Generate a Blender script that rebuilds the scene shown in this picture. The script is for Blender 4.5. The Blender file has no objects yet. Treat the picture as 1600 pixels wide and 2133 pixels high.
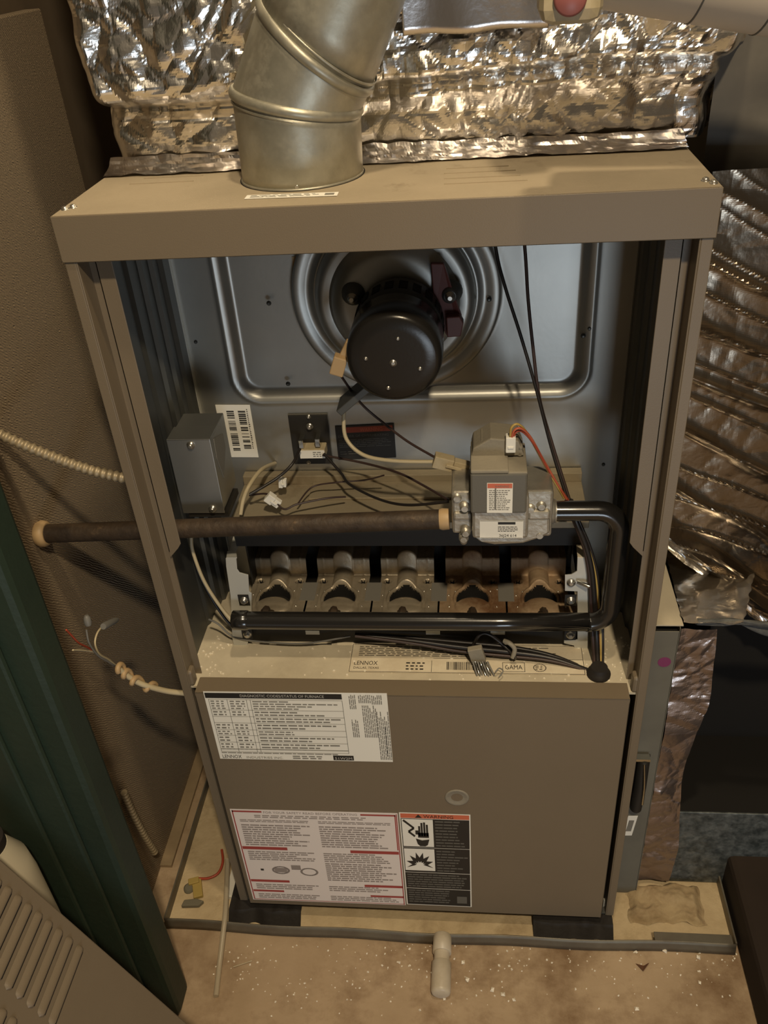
import bpy, math, random
from mathutils import Vector, Matrix, Euler, noise
random.seed(7)
SC = bpy.context.scene
COL = SC.collection
# ------------------------------------------------------------------ camera
CAM_LOC = Vector((0.07919, -0.70360, 1.18955))
CAM_ROT = Euler((0.971555, 0.064801, 0.083248), 'XYZ')
F_PX = 1809.6
cd = bpy.data.cameras.new('camera'); cam = bpy.data.objects.new('camera', cd); COL.objects.link(cam)
cam.location = CAM_LOC; cam.rotation_euler = CAM_ROT
cd.sensor_fit = 'HORIZONTAL'; cd.sensor_width = 36.0; cd.lens = 36.0 * F_PX / 1600.0
cd.clip_start = 0.02; cd.clip_end = 30
SC.camera = cam
# ------------------------------------------------------------------ world, lights, exposure
wd = bpy.data.worlds.new('world'); SC.world = wd; wd.use_nodes = True
wd.node_tree.nodes['Background'].inputs[0].default_value = (0.235, 0.185, 0.128, 1)
wd.node_tree.nodes['Background'].inputs[1].default_value = 0.30
def lamp(name, kind, loc, target, power, color, size, size_y=None):
    d = bpy.data.lights.new(name, kind); d.energy = power; d.color = color
    if kind == 'AREA':
        d.size = size
        if size_y: d.shape = 'RECTANGLE'; d.size_y = size_y
    else: d.shadow_soft_size = size
    o = bpy.data.objects.new(name, d); COL.objects.link(o); o.location = loc
    o.rotation_euler = (Vector(target) - Vector(loc)).to_track_quat('-Z', 'Y').to_euler()
    return o
lamp('room_bulb', 'POINT', (0.34, -1.22, 2.33), (0, 0, 0), 92.0, (1.0, 0.81, 0.55), 0.05)
lamp('overhead_bulb', 'POINT', (0.16, -0.27, 2.25), (0, 0, 0), 30.0, (1.0, 0.80, 0.53), 0.035)
lamp('cool_front_light', 'AREA', (0.48, -1.72, 0.22), (0.1, 0.2, 0.75), 4.8, (0.76, 0.88, 1.0), 0.5, 0.4)  # unseen cool source, set low in front for bluish reflections on the steel
SC.view_settings.view_transform = 'Standard'; SC.view_settings.look = 'None'
SC.view_settings.exposure = 0.12; SC.view_settings.gamma = 1.0; SC.view_settings.use_curve_mapping = False

# ------------------------------------------------------------------ helpers
CM = CAM_ROT.to_matrix()
def ray(u, w): return CM @ Vector(((u - 800) / F_PX, -(w - 1066.5) / F_PX, -1.0))
def at(u, w, x=None, y=None, z=None):
    d = ray(u, w)
    if y is not None: return CAM_LOC + d * ((y - CAM_LOC.y) / d.y)
    if z is not None: return CAM_LOC + d * ((z - CAM_LOC.z) / d.z)
    return CAM_LOC + d * ((x - CAM_LOC.x) / d.x)
def on_plane(u, w, p0, n):
    d = ray(u, w); return CAM_LOC + d * ((p0 - CAM_LOC).dot(n) / d.dot(n))

def mat(name, col, rough=.6, metal=0., var=None, vscale=8., vdet=4., bump=0., bscale=60., spangle=0., spec=None,
        coat=0., trans=0., stain=None, stain_scale=3., stain_lo=.5, stain_hi=.65, wave=None, alpha=None):
    m = bpy.data.materials.new(name); m.use_nodes = True
    nt = m.node_tree; N = nt.nodes; L = nt.links; b = N['Principled BSDF']
    b.inputs['Roughness'].default_value = rough; b.inputs['Metallic'].default_value = metal
    b.inputs['Base Color'].default_value = (*col, 1)
    if spec is not None: b.inputs['Specular IOR Level'].default_value = spec
    if coat: b.inputs['Coat Weight'].default_value = coat; b.inputs['Coat Roughness'].default_value = .12
    if trans: b.inputs['Transmission Weight'].default_value = trans
    if alpha is not None: b.inputs['Alpha'].default_value = alpha
    tc = N.new('ShaderNodeTexCoord'); geo = N.new('ShaderNodeNewGeometry'); out = None
    pos = geo.outputs['Position']
    if var is not None:
        n = N.new('ShaderNodeTexNoise'); n.inputs['Scale'].default_value = vscale; n.inputs['Detail'].default_value = vdet
        n.inputs['Roughness'].default_value = .65
        L.new(pos, n.inputs['Vector'])
        r = N.new('ShaderNodeValToRGB'); r.color_ramp.elements[0].position = .33; r.color_ramp.elements[1].position = .68
        r.color_ramp.elements[0].color = (*col, 1); r.color_ramp.elements[1].color = (*var, 1)
        L.new(n.outputs['Fac'], r.inputs['Fac']); out = r.outputs['Color']
    if spangle:
        v = N.new('ShaderNodeTexVoronoi'); v.inputs['Scale'].default_value = spangle; L.new(pos, v.inputs['Vector'])
        s = N.new('ShaderNodeSeparateColor'); L.new(v.outputs['Color'], s.inputs[0])
        mr = N.new('ShaderNodeMapRange'); mr.inputs['To Min'].default_value = .78; mr.inputs['To Max'].default_value = 1.12
        L.new(s.outputs[0], mr.inputs['Value'])
        mx = N.new('ShaderNodeVectorMath'); mx.operation = 'SCALE'
        if out: L.new(out, mx.inputs[0])
        else: mx.inputs[0].default_value = col
        L.new(mr.outputs['Result'], mx.inputs['Scale']); out = mx.outputs[0]
        mr2 = N.new('ShaderNodeMapRange'); mr2.inputs['To Min'].default_value = rough * .85; mr2.inputs['To Max'].default_value = min(1, rough * 1.2)
        L.new(s.outputs[1], mr2.inputs['Value']); L.new(mr2.outputs['Result'], b.inputs['Roughness'])
    if stain is not None:
        n = N.new('ShaderNodeTexNoise'); n.inputs['Scale'].default_value = stain_scale; n.inputs['Detail'].default_value = 8
        n.inputs['Roughness'].default_value = .7
        L.new(pos, n.inputs['Vector'])
        mr = N.new('ShaderNodeMapRange'); mr.inputs['From Min'].default_value = stain_lo; mr.inputs['From Max'].default_value = stain_hi
        L.new(n.outputs['Fac'], mr.inputs['Value'])
        mx = N.new('ShaderNodeMix'); mx.data_type = 'RGBA'
        L.new(mr.outputs['Result'], mx.inputs[0])
        if out: L.new(out, mx.inputs[6])
        else: mx.inputs[6].default_value = (*col, 1)
        mx.inputs[7].default_value = (*stain, 1); out = mx.outputs[2]
        if metal > .5:
            m2 = N.new('ShaderNodeMapRange'); m2.inputs['To Min'].default_value = metal; m2.inputs['To Max'].default_value = .0
            L.new(mr.outputs['Result'], m2.inputs['Value']); L.new(m2.outputs['Result'], b.inputs['Metallic'])
    if out: L.new(out, b.inputs['Base Color'])
    if bump or wave:
        bp = N.new('ShaderNodeBump'); bp.inputs['Distance'].default_value = .002
        if wave:
            wv = N.new('ShaderNodeTexWave'); wv.bands_direction = 'DIAGONAL'; wv.inputs['Scale'].default_value = wave
            wv.inputs['Distortion'].default_value = 5; wv.inputs['Detail'].default_value = 3; L.new(pos, wv.inputs['Vector'])
            L.new(wv.outputs['Fac'], bp.inputs['Height']); bp.inputs['Strength'].default_value = bump
        else:
            n = N.new('ShaderNodeTexNoise'); n.inputs['Scale'].default_value = bscale; n.inputs['Detail'].default_value = 5
            L.new(pos, n.inputs['Vector']); L.new(n.outputs['Fac'], bp.inputs['Height']); bp.inputs['Strength'].default_value = bump
        L.new(bp.outputs['Normal'], b.inputs['Normal'])
    return m

M = {
 'foil_strip': mat('brown_foil_strip', (.36, .30, .275), .3, .9, bump=.3, bscale=90),
 'mortar': mat('crumbly_mortar', (.46, .36, .215), .95, var=(.33, .24, .135), vscale=28, bump=1., bscale=110, stain=(.24, .15, .08), stain_scale=22, stain_lo=.58, stain_hi=.75),
 'rackgrey': mat('dull_grey_sheet', (.13, .122, .098), .7, .0, var=(.155, .148, .12), vscale=12, bump=.05),
 'ledge': mat('dusty_heat_shield', (.30, .255, .175), .6, .3, var=(.38, .32, .22), vscale=9, stain=(.20, .15, .09), stain_scale=12, stain_lo=.5, stain_hi=.7, bump=.15, bscale=200),
 'greywrap': mat('grey_duct_wrap', (.10, .09, .075), .6, var=(.075, .068, .056), vscale=12, bump=.3, bscale=30),
 'taupe': mat('taupe_paint', (.175, .138, .093), .45, var=(.186, .147, .10), vscale=5, bump=.08, bscale=900),
 'taupe_dusty': mat('dusty_taupe_paint', (.32, .265, .182), .75, var=(.375, .31, .215), vscale=9, bump=.1, bscale=700, stain=(.24, .19, .125), stain_scale=14, stain_lo=.6, stain_hi=.72),
 'galv': mat('galvanised_steel', (.40, .40, .375), .42, .85, var=(.47, .465, .43), vscale=7, bump=.03, bscale=200),
 'galv_flue': mat('galvanised_flue', (.36, .345, .28), .42, .72, var=(.45, .43, .35), vscale=60, bump=.14, bscale=70, stain=(.27, .25, .19), stain_scale=25, stain_lo=.5, stain_hi=.8),
 'galv_spangle': mat('spangled_sheet', (.055, .065, .065), .5, .4, var=(.17, .185, .18), vscale=85, vdet=2, spangle=110, bump=.3, bscale=100),
 'galv_dark': mat('dull_inner_steel', (.11, .115, .11), .5, .75, var=(.15, .15, .14), vscale=6),
 'galv_dust': mat('dusty_galvanised', (.55, .49, .37), .7, .0, var=(.62, .55, .41), vscale=14, stain=(.46, .40, .29), stain_scale=9, stain_lo=.45, stain_hi=.7, bump=.1, bscale=400),
 'bracket': mat('zinc_bracket', (.62, .62, .57), .45, .35),
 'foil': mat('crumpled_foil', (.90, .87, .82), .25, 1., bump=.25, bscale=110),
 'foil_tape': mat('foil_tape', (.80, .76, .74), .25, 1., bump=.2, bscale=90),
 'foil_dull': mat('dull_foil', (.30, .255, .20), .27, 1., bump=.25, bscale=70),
 'fibre': mat('grey_insulation', (.06, .062, .062), .9, var=(.16, .165, .16), vscale=45, bump=.8, bscale=90),
 'iron': mat('rusty_iron', (.035, .024, .016), .6, .25, var=(.075, .05, .03), vscale=40, bump=.5, bscale=120, stain=(.20, .13, .07), stain_scale=30, stain_lo=.6, stain_hi=.75),
 'blackpaint': mat('black_enamel', (.014, .013, .012), .22, 0, coat=.6, bump=.05, bscale=60),
 'black': mat('black_steel', (.016, .014, .011), .6, 0),
 'motor': mat('motor_black', (.022, .020, .018), .24, .3, bump=.03, bscale=300),
 'motor_grille': mat('motor_shell', (.06, .056, .048), .4, .6),
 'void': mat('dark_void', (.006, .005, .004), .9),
 'cast': mat('cast_zinc', (.50, .47, .40), .4, .65, var=(.37, .345, .29), vscale=40, bump=.25, bscale=160),
 'greyplastic': mat('grey_plastic', (.13, .122, .10), .5, bump=.06, bscale=500),
 'dustgrey': mat('dusty_grey_plastic', (.245, .22, .17), .7, var=(.28, .25, .19), vscale=30, bump=.2, bscale=300),
 'burner': mat('stamped_burner_steel', (.52, .45, .34), .42, .55, var=(.38, .32, .23), vscale=30, bump=.15, bscale=200, stain=(.19, .135, .08), stain_scale=18, stain_lo=.56, stain_hi=.75),
 'burner_rust': mat('rusty_burner_steel', (.44, .32, .20), .6, .3, var=(.33, .22, .125), vscale=30, bump=.3, bscale=200, stain=(.20, .105, .05), stain_scale=14, stain_lo=.48, stain_hi=.65),
 'screw': mat('screw_zinc', (.55, .53, .48), .3, .9),
 'paper': mat('label_paper', (.86, .84, .76), .55, bump=.03, bscale=60),
 'paper_pink': mat('label_paper_pink', (.80, .73, .69), .5),
 'ivory': mat('ivory_paper', (.74, .66, .50), .6, var=(.64, .55, .40), vscale=40),
 'ink': mat('black_ink', (.018, .016, .014), .55),
 'inkgrey': mat('grey_ink', (.20, .19, .165), .6),
 'inkmid': mat('pink_grey_ink', (.29, .25, .23), .6),
 'inkwhite': mat('white_ink', (.5, .48, .43), .6),
 'inkdim': mat('dim_ink', (.12, .115, .10), .6),
 'red': mat('label_red', (.36, .055, .05), .5),
 'orange': mat('label_orange', (.62, .15, .075), .5),
 'white_wire': mat('cream_wire', (.52, .44, .28), .45),
 'cream': mat('cream_plastic', (.52, .44, .29), .45, var=(.42, .34, .20), vscale=60),
 'tanplastic': mat('tan_plastic', (.45, .31, .16), .5),
 'black_wire': mat('black_wire', (.018, .015, .014), .4),
 'brown_wire': mat('dark_brown_wire', (.045, .026, .022), .45),
 'grey_wire': mat('grey_wire', (.17, .165, .15), .5),
 'orange_wire': mat('orange_wire', (.55, .13, .065), .45),
 'yellow_wire': mat('yellow_wire', (.52, .36, .10), .45),
 'red_wire': mat('red_wire', (.42, .07, .035), .45),
 'relay': mat('red_brown_plastic', (.12, .035, .028), .5),
 'concrete': mat('concrete_floor', (.36, .26, .16), .85, var=(.48, .36, .235), vscale=5, vdet=9, bump=.5, bscale=55, stain=(.21, .13, .068), stain_scale=7, stain_lo=.48, stain_hi=.68),
 'pan': mat('dusty_pan', (.60, .48, .30), .85, var=(.48, .37, .22), vscale=22, bump=.5, bscale=150, stain=(.34, .25, .14), stain_scale=12, stain_lo=.54, stain_hi=.72),
 'pan_rim': mat('pan_rim_steel', (.20, .185, .145), .5, .5, var=(.15, .13, .10), vscale=20),
 'wall': mat('textured_board', (.27, .205, .13), .9, var=(.30, .23, .148), vscale=3, bump=.55, wave=150.),
 'wall2': mat('dark_wall', (.10, .072, .044), .9, var=(.12, .088, .054), vscale=4, bump=.2, bscale=80),
 'strip': mat('dusty_strip', (.36, .27, .16), .85, var=(.26, .19, .11), vscale=10, bump=.3, bscale=100),
 'green': mat('dark_green_paint', (.012, .025, .016), .55, var=(.018, .036, .023), vscale=4, bump=.25, bscale=120, stain=(.03, .05, .034), stain_scale=7, stain_lo=.6, stain_hi=.9),
 'pvc': mat('white_pvc', (.62, .56, .46), .4, var=(.52, .45, .34), vscale=25, bump=.05),
 'pvc_pipe': mat('white_pipe', (.60, .52, .41), .4, bump=.02),
 'darkwood': mat('dark_brown_wood', (.016, .009, .005), .85, var=(.024, .014, .008), vscale=8),
 'rubber': mat('black_rubber', (.014, .011, .009), .7, bump=.4, bscale=80),
 'purple': mat('purple_ink', (.20, .03, .11), .5),
 'chrome': mat('chrome', (.6, .6, .55), .12, 1.),
 'bx': mat('armoured_conduit', (.38, .31, .20), .5, .4),
 'whitejug': mat('white_jug', (.55, .50, .38), .5),
 'redcap': mat('red_cap', (.36, .06, .03), .5),
 'yellow': mat('yellow_foam', (.40, .29, .08), .7),
 'stone': mat('grey_stone', (.17, .155, .11), .9, bump=.5),
 'chip': mat('pale_chips', (.85, .78, .64), .7),
 'leaf': mat('brown_scrap', (.13, .06, .03), .8),
 'clear': mat('clear_tube', (.58, .50, .36), .25, 0, alpha=.55),
 'pinkdisc': mat('faded_red_button', (.30, .10, .09), .4),
}

ORG = {}
class G:
    """collects shapes in world coordinates, then links them as one mesh object"""
    def __init__(s): s.v = []; s.f = []; s.m = []; s.sm = []; s.cur = 0; s.smooth = False
    def add(s, vs, fs, smooth=None):
        o = len(s.v); s.v += [tuple(v) for v in vs]
        for f in fs: s.f.append(tuple(i + o for i in f)); s.m.append(s.cur); s.sm.append(s.smooth if smooth is None else smooth)
        return s
    def mi(s, i): s.cur = i; return s
    def box(s, x0, x1, y0, y1, z0, z1, T=None):
        vs = [Vector((x, y, z)) for z in (z0, z1) for y in (y0, y1) for x in (x0, x1)]
        if T: vs = [T @ v for v in vs]
        return s.add(vs, [(0,2,3,1),(4,5,7,6),(0,1,5,4),(2,6,7,3),(0,4,6,2),(1,3,7,5)])
    def prism(s, pts, d):                      # polygon (list of Vectors) extruded by vector d
        n = len(pts); vs = [Vector(p) for p in pts] + [Vector(p) + Vector(d) for p in pts]
        return s.add(vs, [tuple(range(n))[::-1], tuple(range(n, 2*n))] + [(i, (i+1) % n, n + (i+1) % n, n + i) for i in range(n)])
    def rings(s, R, cap=True, smooth=True, closed=True):
        n = len(R[0]); vs = [v for r in R for v in r]; fs = []
        for k in range(len(R)-1):
            for i in range(n if closed else n-1):
                j = (i+1) % n; fs.append((k*n+i, k*n+j, (k+1)*n+j, (k+1)*n+i))
        s.add(vs, fs, smooth)
        if cap: s.add(R[0], [tuple(range(n))[::-1]], False); s.add(R[-1], [tuple(range(n))], False)
        return s
    def tube(s, pts, r, seg=10, cap=True, corr=None):
        P = [Vector(p) for p in pts]; R = []; up = None
        for i, p in enumerate(P):
            t = (P[min(i+1, len(P)-1)] - P[max(i-1, 0)]).normalized()
            if up is None: up = t.orthogonal().normalized()
            up = (up - t * up.dot(t)).normalized(); b = t.cross(up)
            rr = r[i] if isinstance(r, (list, tuple)) else r
            R.append([p + (up * math.cos(a) + b * math.sin(a)) * rr for a in (2*math.pi*k/seg for k in range(seg))])
        return s.rings(R, cap)
    def lathe(s, c, axis, prof, seg=32, cap=True, smooth=True):   # prof: (distance along axis, radius)
        a = Vector(axis).normalized(); u = a.orthogonal().normalized(); w = a.cross(u); c = Vector(c)
        return s.rings([[c + a*h + (u*math.cos(2*math.pi*k/seg) + w*math.sin(2*math.pi*k/seg))*max(r, 1e-5) for k in range(seg)] for h, r in prof], cap, smooth)
    def grid(s, fn, nu, nv, smooth=False):
        vs = [fn(i/nu, j/nv) for j in range(nv+1) for i in range(nu+1)]
        return s.add(vs, [(j*(nu+1)+i, j*(nu+1)+i+1, (j+1)*(nu+1)+i+1, (j+1)*(nu+1)+i) for j in range(nv) for i in range(nu)], smooth)
    def build(s, name, m, parent=None, label=None, cat=None, group=None, kind=None, bevel=0, solid=0):
        ms = m if isinstance(m, (list, tuple)) else [m]
        xs = [v[0] for v in s.v]; ys = [v[1] for v in s.v]; zs = [v[2] for v in s.v]
        org = Vector(((min(xs)+max(xs))/2, (min(ys)+max(ys))/2, min(zs)))
        me = bpy.data.meshes.new(name)
        me.from_pydata([(v[0]-org.x, v[1]-org.y, v[2]-org.z) for v in s.v], [], s.f)
        for k in ms: me.materials.append(M[k])
        me.polygons.foreach_set('material_index', s.m); me.polygons.foreach_set('use_smooth', s.sm); me.update()
        o = bpy.data.objects.new(name, me); COL.objects.link(o)
        if parent: o.parent = parent; o.location = org - ORG[parent.name]
        else: o.location = org
        ORG[o.name] = org
        if bevel:
            b = o.modifiers.new('bevel', 'BEVEL'); b.width = bevel; b.segments = 2; b.limit_method = 'ANGLE'; b.angle_limit = math.radians(40)
        if solid:
            b = o.modifiers.new('solid', 'SOLIDIFY'); b.thickness = solid; b.offset = 0
        if label: o['label'] = label
        if cat: o['category'] = cat
        if group: o['group'] = group
        if kind: o['kind'] = kind
        return o
def thing(name, label, cat, loc, group=None):
    o = bpy.data.objects.new(name, None); COL.objects.link(o); o.location = loc; o.empty_display_size = .02
    ORG[o.name] = Vector(loc); o['label'] = label; o['category'] = cat
    if group: o['group'] = group
    return o
def struct(g, name, m, **k): return g.build(name, m, kind='structure', **k)
def spline(P, n=8):
    P = [Vector(p) for p in P]; out = []
    for i in range(len(P)-1):
        a = P[max(i-1, 0)]; b = P[i]; c = P[i+1]; d = P[min(i+2, len(P)-1)]
        for k in range(n):
            t = k/n
            out.append(.5*((2*b) + (c-a)*t + (2*a-5*b+4*c-d)*t*t + (3*b-a-3*c+d)*t*t*t))
    out.append(P[-1]); return out
def screw(parent, c, axis, r=.0035, h=.002, name='screw', m='screw'):
    g = G(); g.lathe(c, axis, [(0, r*1.25), (h*.35, r*1.25), (h*.36, r*.95), (h*1.2, r*.9), (h*1.5, r*.5)], 12)
    return g.build(name, m, parent)
class Sheet:
    """flat label: origin top-left corner, right and down unit vectors, face normal; sizes in metres"""
    def __init__(s, o, r, d):
        s.o = Vector(o); s.r = Vector(r).normalized(); s.d = Vector(d).normalized(); s.n = s.d.cross(s.r).normalized()
    def p(s, x, y, h=0): return s.o + s.r*x + s.d*y + s.n*h
    def rect(s, g, x0, y0, x1, y1, h, th=.0002):
        P = [s.p(x0, y1, h), s.p(x1, y1, h), s.p(x1, y0, h), s.p(x0, y0, h)]
        return g.prism(P, s.n*th)
    def flat(s, g, x0, y0, x1, y1, h):
        return g.add([s.p(x0, y1, h), s.p(x1, y1, h), s.p(x1, y0, h), s.p(x0, y0, h)], [(0, 1, 2, 3)])
    def words(s, g, x0, y0, x1, y1, rows, h, fill=.55, ragged=.2, lo=.004, hi=.012, gap=.0022):
        ph = (y1-y0)/rows
        for k in range(rows):
            xe = x1 - random.random()*ragged*(x1-x0); x = x0; yy = y0 + ph*k
            while x < xe - .001:
                L = min(random.uniform(lo, hi), xe - x)
                s.flat(g, x, yy + ph*(1-fill)/2, x + L, yy + ph*(1+fill)/2, h); x += L + gap
    def text(s, g, txt, x, y, size, h, width=None, vertical=False):
        c = bpy.data.curves.new('t', 'FONT'); c.body = txt; c.size = 1.0; c.resolution_u = 2
        t = bpy.data.objects.new('t', c); me = bpy.data.meshes.new_from_object(t)
        if len(me.vertices):
            xs = [v.co.x for v in me.vertices]; w = max(xs) - min(xs); x_0 = min(xs)
            sx = (width / w) if width else size
            if vertical: vs = [s.p(x + v.co.y*size, y - (v.co.x-x_0)*sx, h) for v in me.vertices]
            else: vs = [s.p(x + (v.co.x-x_0)*sx, y - v.co.y*size, h) for v in me.vertices]
            g.add(vs, [tuple(p.vertices) for p in me.polygons])
        bpy.data.objects.remove(t); bpy.data.curves.remove(c); bpy.data.meshes.remove(me)
def crumple(x, y, z, s=1.0):
    p = Vector((x, y, z))
    q = p + Vector((noise.noise(p*9), noise.noise(p*9+Vector((7, 0, 0))), noise.noise(p*9+Vector((0, 7, 0)))))*.03
    d, _ = noise.voronoi(q*26*s); d2, _ = noise.voronoi(q*62*s)
    d0, _ = noise.voronoi(q*11*s)
    return (d0[1]-d0[0])*.008/s + (d[1]-d[0])*.0075/s + (d2[1]-d2[0])*.0022/s + noise.noise(p*12)*.005

# ================================================================== SETTING
HW = .2665; HT = 1.005
g = G(); g.box(-1.6, 1.6, -1.9, 1.3, -.05, 0); struct(g, 'floor', 'concrete')
g = G(); g.box(-.46, -.43, -.11, 1.3, 0, 1.7); struct(g, 'wall_left', 'wall2')
g = G(); g.box(-.46, 1.6, 1.0, 1.05, 0, 1.7); struct(g, 'wall_back', 'wall2')
g = G(); g.box(1.3, 1.35, -.5, 1.0, 0, 1.7); struct(g, 'wall_right', 'wall2')
# textured board standing against the left wall
ztop = at(0, 36, x=-.41).z
g = G(); g.box(-.43, -.41, -.11, .40, 0, ztop)
g.build('wall_board', 'wall', label='brown fine-textured board standing against the wall left of the furnace', cat='board', bevel=.0015)
g = G(); g.box(-.41, -.392, .06, .62, 0, .006); struct(g, 'baseboard_left', 'strip')

# ================================================================== DRAIN PAN
pan = thing('drain_pan', 'shallow dusty sheet metal drain pan under the furnace', 'drain pan', (0, .3, 0))
PX0, PX1, PY0 = -.372, .425, -.034
g = G(); g.box(PX0, PX1, PY0, .72, 0.0005, .003); g.build('pan_bottom', 'pan', pan)
def rimfn(u, v):
    x = PX0 + (PX1-PX0)*u; return Vector((x, PY0 - .004*math.sin(u*math.pi) + .0012*math.sin(u*23) - .0035*(1-v), .0015 + .0195*v))
g = G(); g.grid(rimfn, 60, 3, True); g.build('front_rim', 'pan_rim', pan, solid=.0012)
g = G(); g.box(PX0-.001, PX0+.0012, PY0, .72, .001, .021); g.build('side_rim', 'pan_rim', pan)
g = G(); g.box(PX1-.0012, PX1+.001, PY0, .72, .001, .021); g.build('side_rim', 'pan_rim', pan)
g = G(); g.box(.318, PX1-.004, PY0-.001, PY0+.012, .0195, .021); g.build('rim_fold', 'pan_rim', pan, bevel=.0004)

# ================================================================== FURNACE
FZ = .022
fur = thing('furnace', 'taupe steel gas furnace cabinet standing open with its upper door off', 'furnace', (0, .3, FZ))
for sx in (-1, 1):
    g = G(); a, b = sorted((sx*HW, sx*(HW-.002))); g.box(a, b, 0.0, .68, FZ, HT-.002); g.build('cabinet_side', 'taupe', fur)
    # front flange with return
    g = G(); a, b = sorted((sx*HW, sx*(HW-.0095))); g.box(a, b, -.002, .002, FZ, HT-.037)
    a, b = sorted((sx*(HW-.0095), sx*(HW-.0110))); g.box(a, b, -.002, .022, FZ, HT-.037)
    g.build('front_flange', 'taupe', fur, bevel=.0006)
    # inner rail
    x0 = sx*(HW-.0185); x1 = sx*(HW-.0335)
    zt, zb = .9665, .650
    g = G(); g.prism([Vector((x0, .016, zt)), Vector((x1, .016, zt)), Vector((x1, .016, zb+.006)), Vector((x1+sx*.004, .016, zb)), Vector((x0, .016, zb-.012))], (0, .0015, 0))
    a, b = sorted((x0, x0 - sx*.0015)); g.box(a, b, .016, .024, zb-.005, zt)
    g.build('inner_rail', 'taupe', fur, bevel=.0004)
    g = G(); a, b = sorted((sx*(HW-.0100), x0)); g.box(a, b, .0205, .022, .46, zt); g.build('groove_strip', 'taupe', fur)
    # liner behind: vertical ribbed dull steel
    pts = [(HW-.004, .022), (HW-.004, .105), (HW-.007, .11), (HW-.007, .135), (HW-.011, .138), (HW-.011, .155), (HW-.015, .158), (HW-.015, .172), (HW-.019, .176), (HW-.019, .2)]
    g = G(); n = len(pts); vs = [Vector((sx*x, y, z)) for z in (.46, HT-.01) for x, y in pts]
    g.add(vs, [(i, i+1, n+i+1, n+i) for i in range(n-1)]); g.build('side_liner', 'galv_dark', fur, solid=.001)
g = G(); g.box(-HW, HW, .68, .682, FZ, HT); g.build('back_panel', 'taupe', fur)
g = G(); g.box(-HW, HW, .0, .68, FZ, FZ+.002); g.build('bottom_panel', 'galv_dark', fur)
# top plate and fascia
g = G(); g.box(-HW-.001, HW+.001, -.002, .68, HT-.0015, HT); g.build('top_panel', 'taupe_dusty', fur)
g = G(); g.box(-HW-.0012, HW+.0012, -.0035, -.001, HT-.0385, HT+.0003); g.box(-HW-.0012, HW+.0012, -.0035, .012, HT-.0385, HT-.0372)
g.build('top_fascia', 'taupe', fur, bevel=.0006)
for k, (u0, u1, w) in enumerate(((930, 1060, 352), (925, 1075, 362), (925, 1085, 373), (925, 1100, 384), (300, 420, 372), (270, 400, 384))):
    a = at(u0, w, z=HT); b = at(u1, w-4 if u0 > 800 else w-3, z=HT)
    g = G(); g.box(a.x, b.x, a.y-.0006, a.y+.0006, HT-.0001, HT+.0006); g.build('embossed_rib', 'taupe_dusty', fur)
for u, w in ((135, 434), (152, 430), (1470, 374), (1487, 379)):
    p = at(u, w, z=HT+.001); screw(fur, p - Vector((0, 0, .0012)), (0, 0, 1), .0028)
# sticker on top plate
def sheet_z(corners, z):  # corners TL TR BR BL pixels on a horizontal plane
    P = [at(u, w, z=z) for u, w in corners]; return P
P = sheet_z(((515, 407), (706, 400), (702, 419), (505, 427)), HT+.0004)
r = (P[1]-P[0]); d = (P[3]-P[0]); S = Sheet(P[0], r, Vector((0, -1, 0)))
wd_, ht_ = r.length, .0115
g = G(); S.rect(g, 0, 0, wd_, ht_, 0); lab = g.build('rating_sticker', 'paper', fur)
g = G(); S.words(g, .004, .0015, wd_*.8, ht_-.002, 3, .0004, .3); S.rect(g, wd_*.86, .003, wd_*.96, ht_-.003, .0003, .0001); g.build('sticker_print', 'inkgrey', lab)

# vestibule panel with pressed recess
VY = .20
def rrect_sdf(x, z, cx, cz, hx, hz, r):
    qx = abs(x-cx)-hx+r; qz = abs(z-cz)-hz+r
    return math.hypot(max(qx, 0), max(qz, 0)) + min(max(qx, qz), 0) - r
def sst(a, b, x): t = min(1, max(0, (x-a)/(b-a))); return t*t*(3-2*t)
def vest(u, v):
    x = -.2475 + .495*u; z = .46 + (HT-.01-.46)*v
    d = rrect_sdf(x, z, .002, .905, .2005, .175, .030)
    y = VY + .010*(1 - sst(-.012, -.001, d)) - .0018*math.exp(-((d-.003)/.0022)**2)
    # round pressing around the inducer
    rr = math.hypot(x+.006, z-.852)
    y -= .004*(1-sst(.108, .116, rr))*(1 if d < -.012 else 0)
    return Vector((x, y, z))
g = G(); g.grid(vest, 230, 240, True); g.build('vestibule_panel', 'galv', fur)
g = G(); g.box(-.2478, -.2462, VY-.006, VY+.004, .46, HT-.012); g.build('panel_edge', 'bracket', fur)
g = G(); g.box(.2462, .2478, VY-.006, VY+.004, .46, HT-.012); g.build('panel_edge', 'galv_dark', fur)
for u, w in ((408, 712), (1215, 700), (1019, 624), (560, 632), (1257, 967), (1228, 684), (600, 800)):
    p = at(u, w, y=VY); screw(fur, p - Vector((0, -.001, 0)), (0, -1, 0), .0022, m='galv_dark')
# deck
g = G(); g.box(-.2625, .2625, .0, .21, .457, .460)
g.build('blower_deck', 'galv_dust', fur)
for sx, uu in ((-1, 412), (1, 1305)):
    g = G(); g.box(*sorted((sx*.262, sx*.2505)), -.001, .013, .460, .483); g.build('corner_tab', 'taupe', fur, bevel=.003)
# deck debris crumbs
g = G()
for k in range(170):
    x = random.uniform(-.26, .26) if k % 3 else random.choice((-1, 1))*random.uniform(.225, .262); y = random.uniform(.013, .09); s_ = random.uniform(.0004, .0012)
    T = Matrix.Translation((x, y, .460)) @ Matrix.Rotation(random.random()*6, 4, 'Z'); g.box(-s_, s_, -s_, s_*1.3, 0, s_, T)
o = g.build('deck_crumbs', 'chip', fur, kind='stuff')
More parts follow.
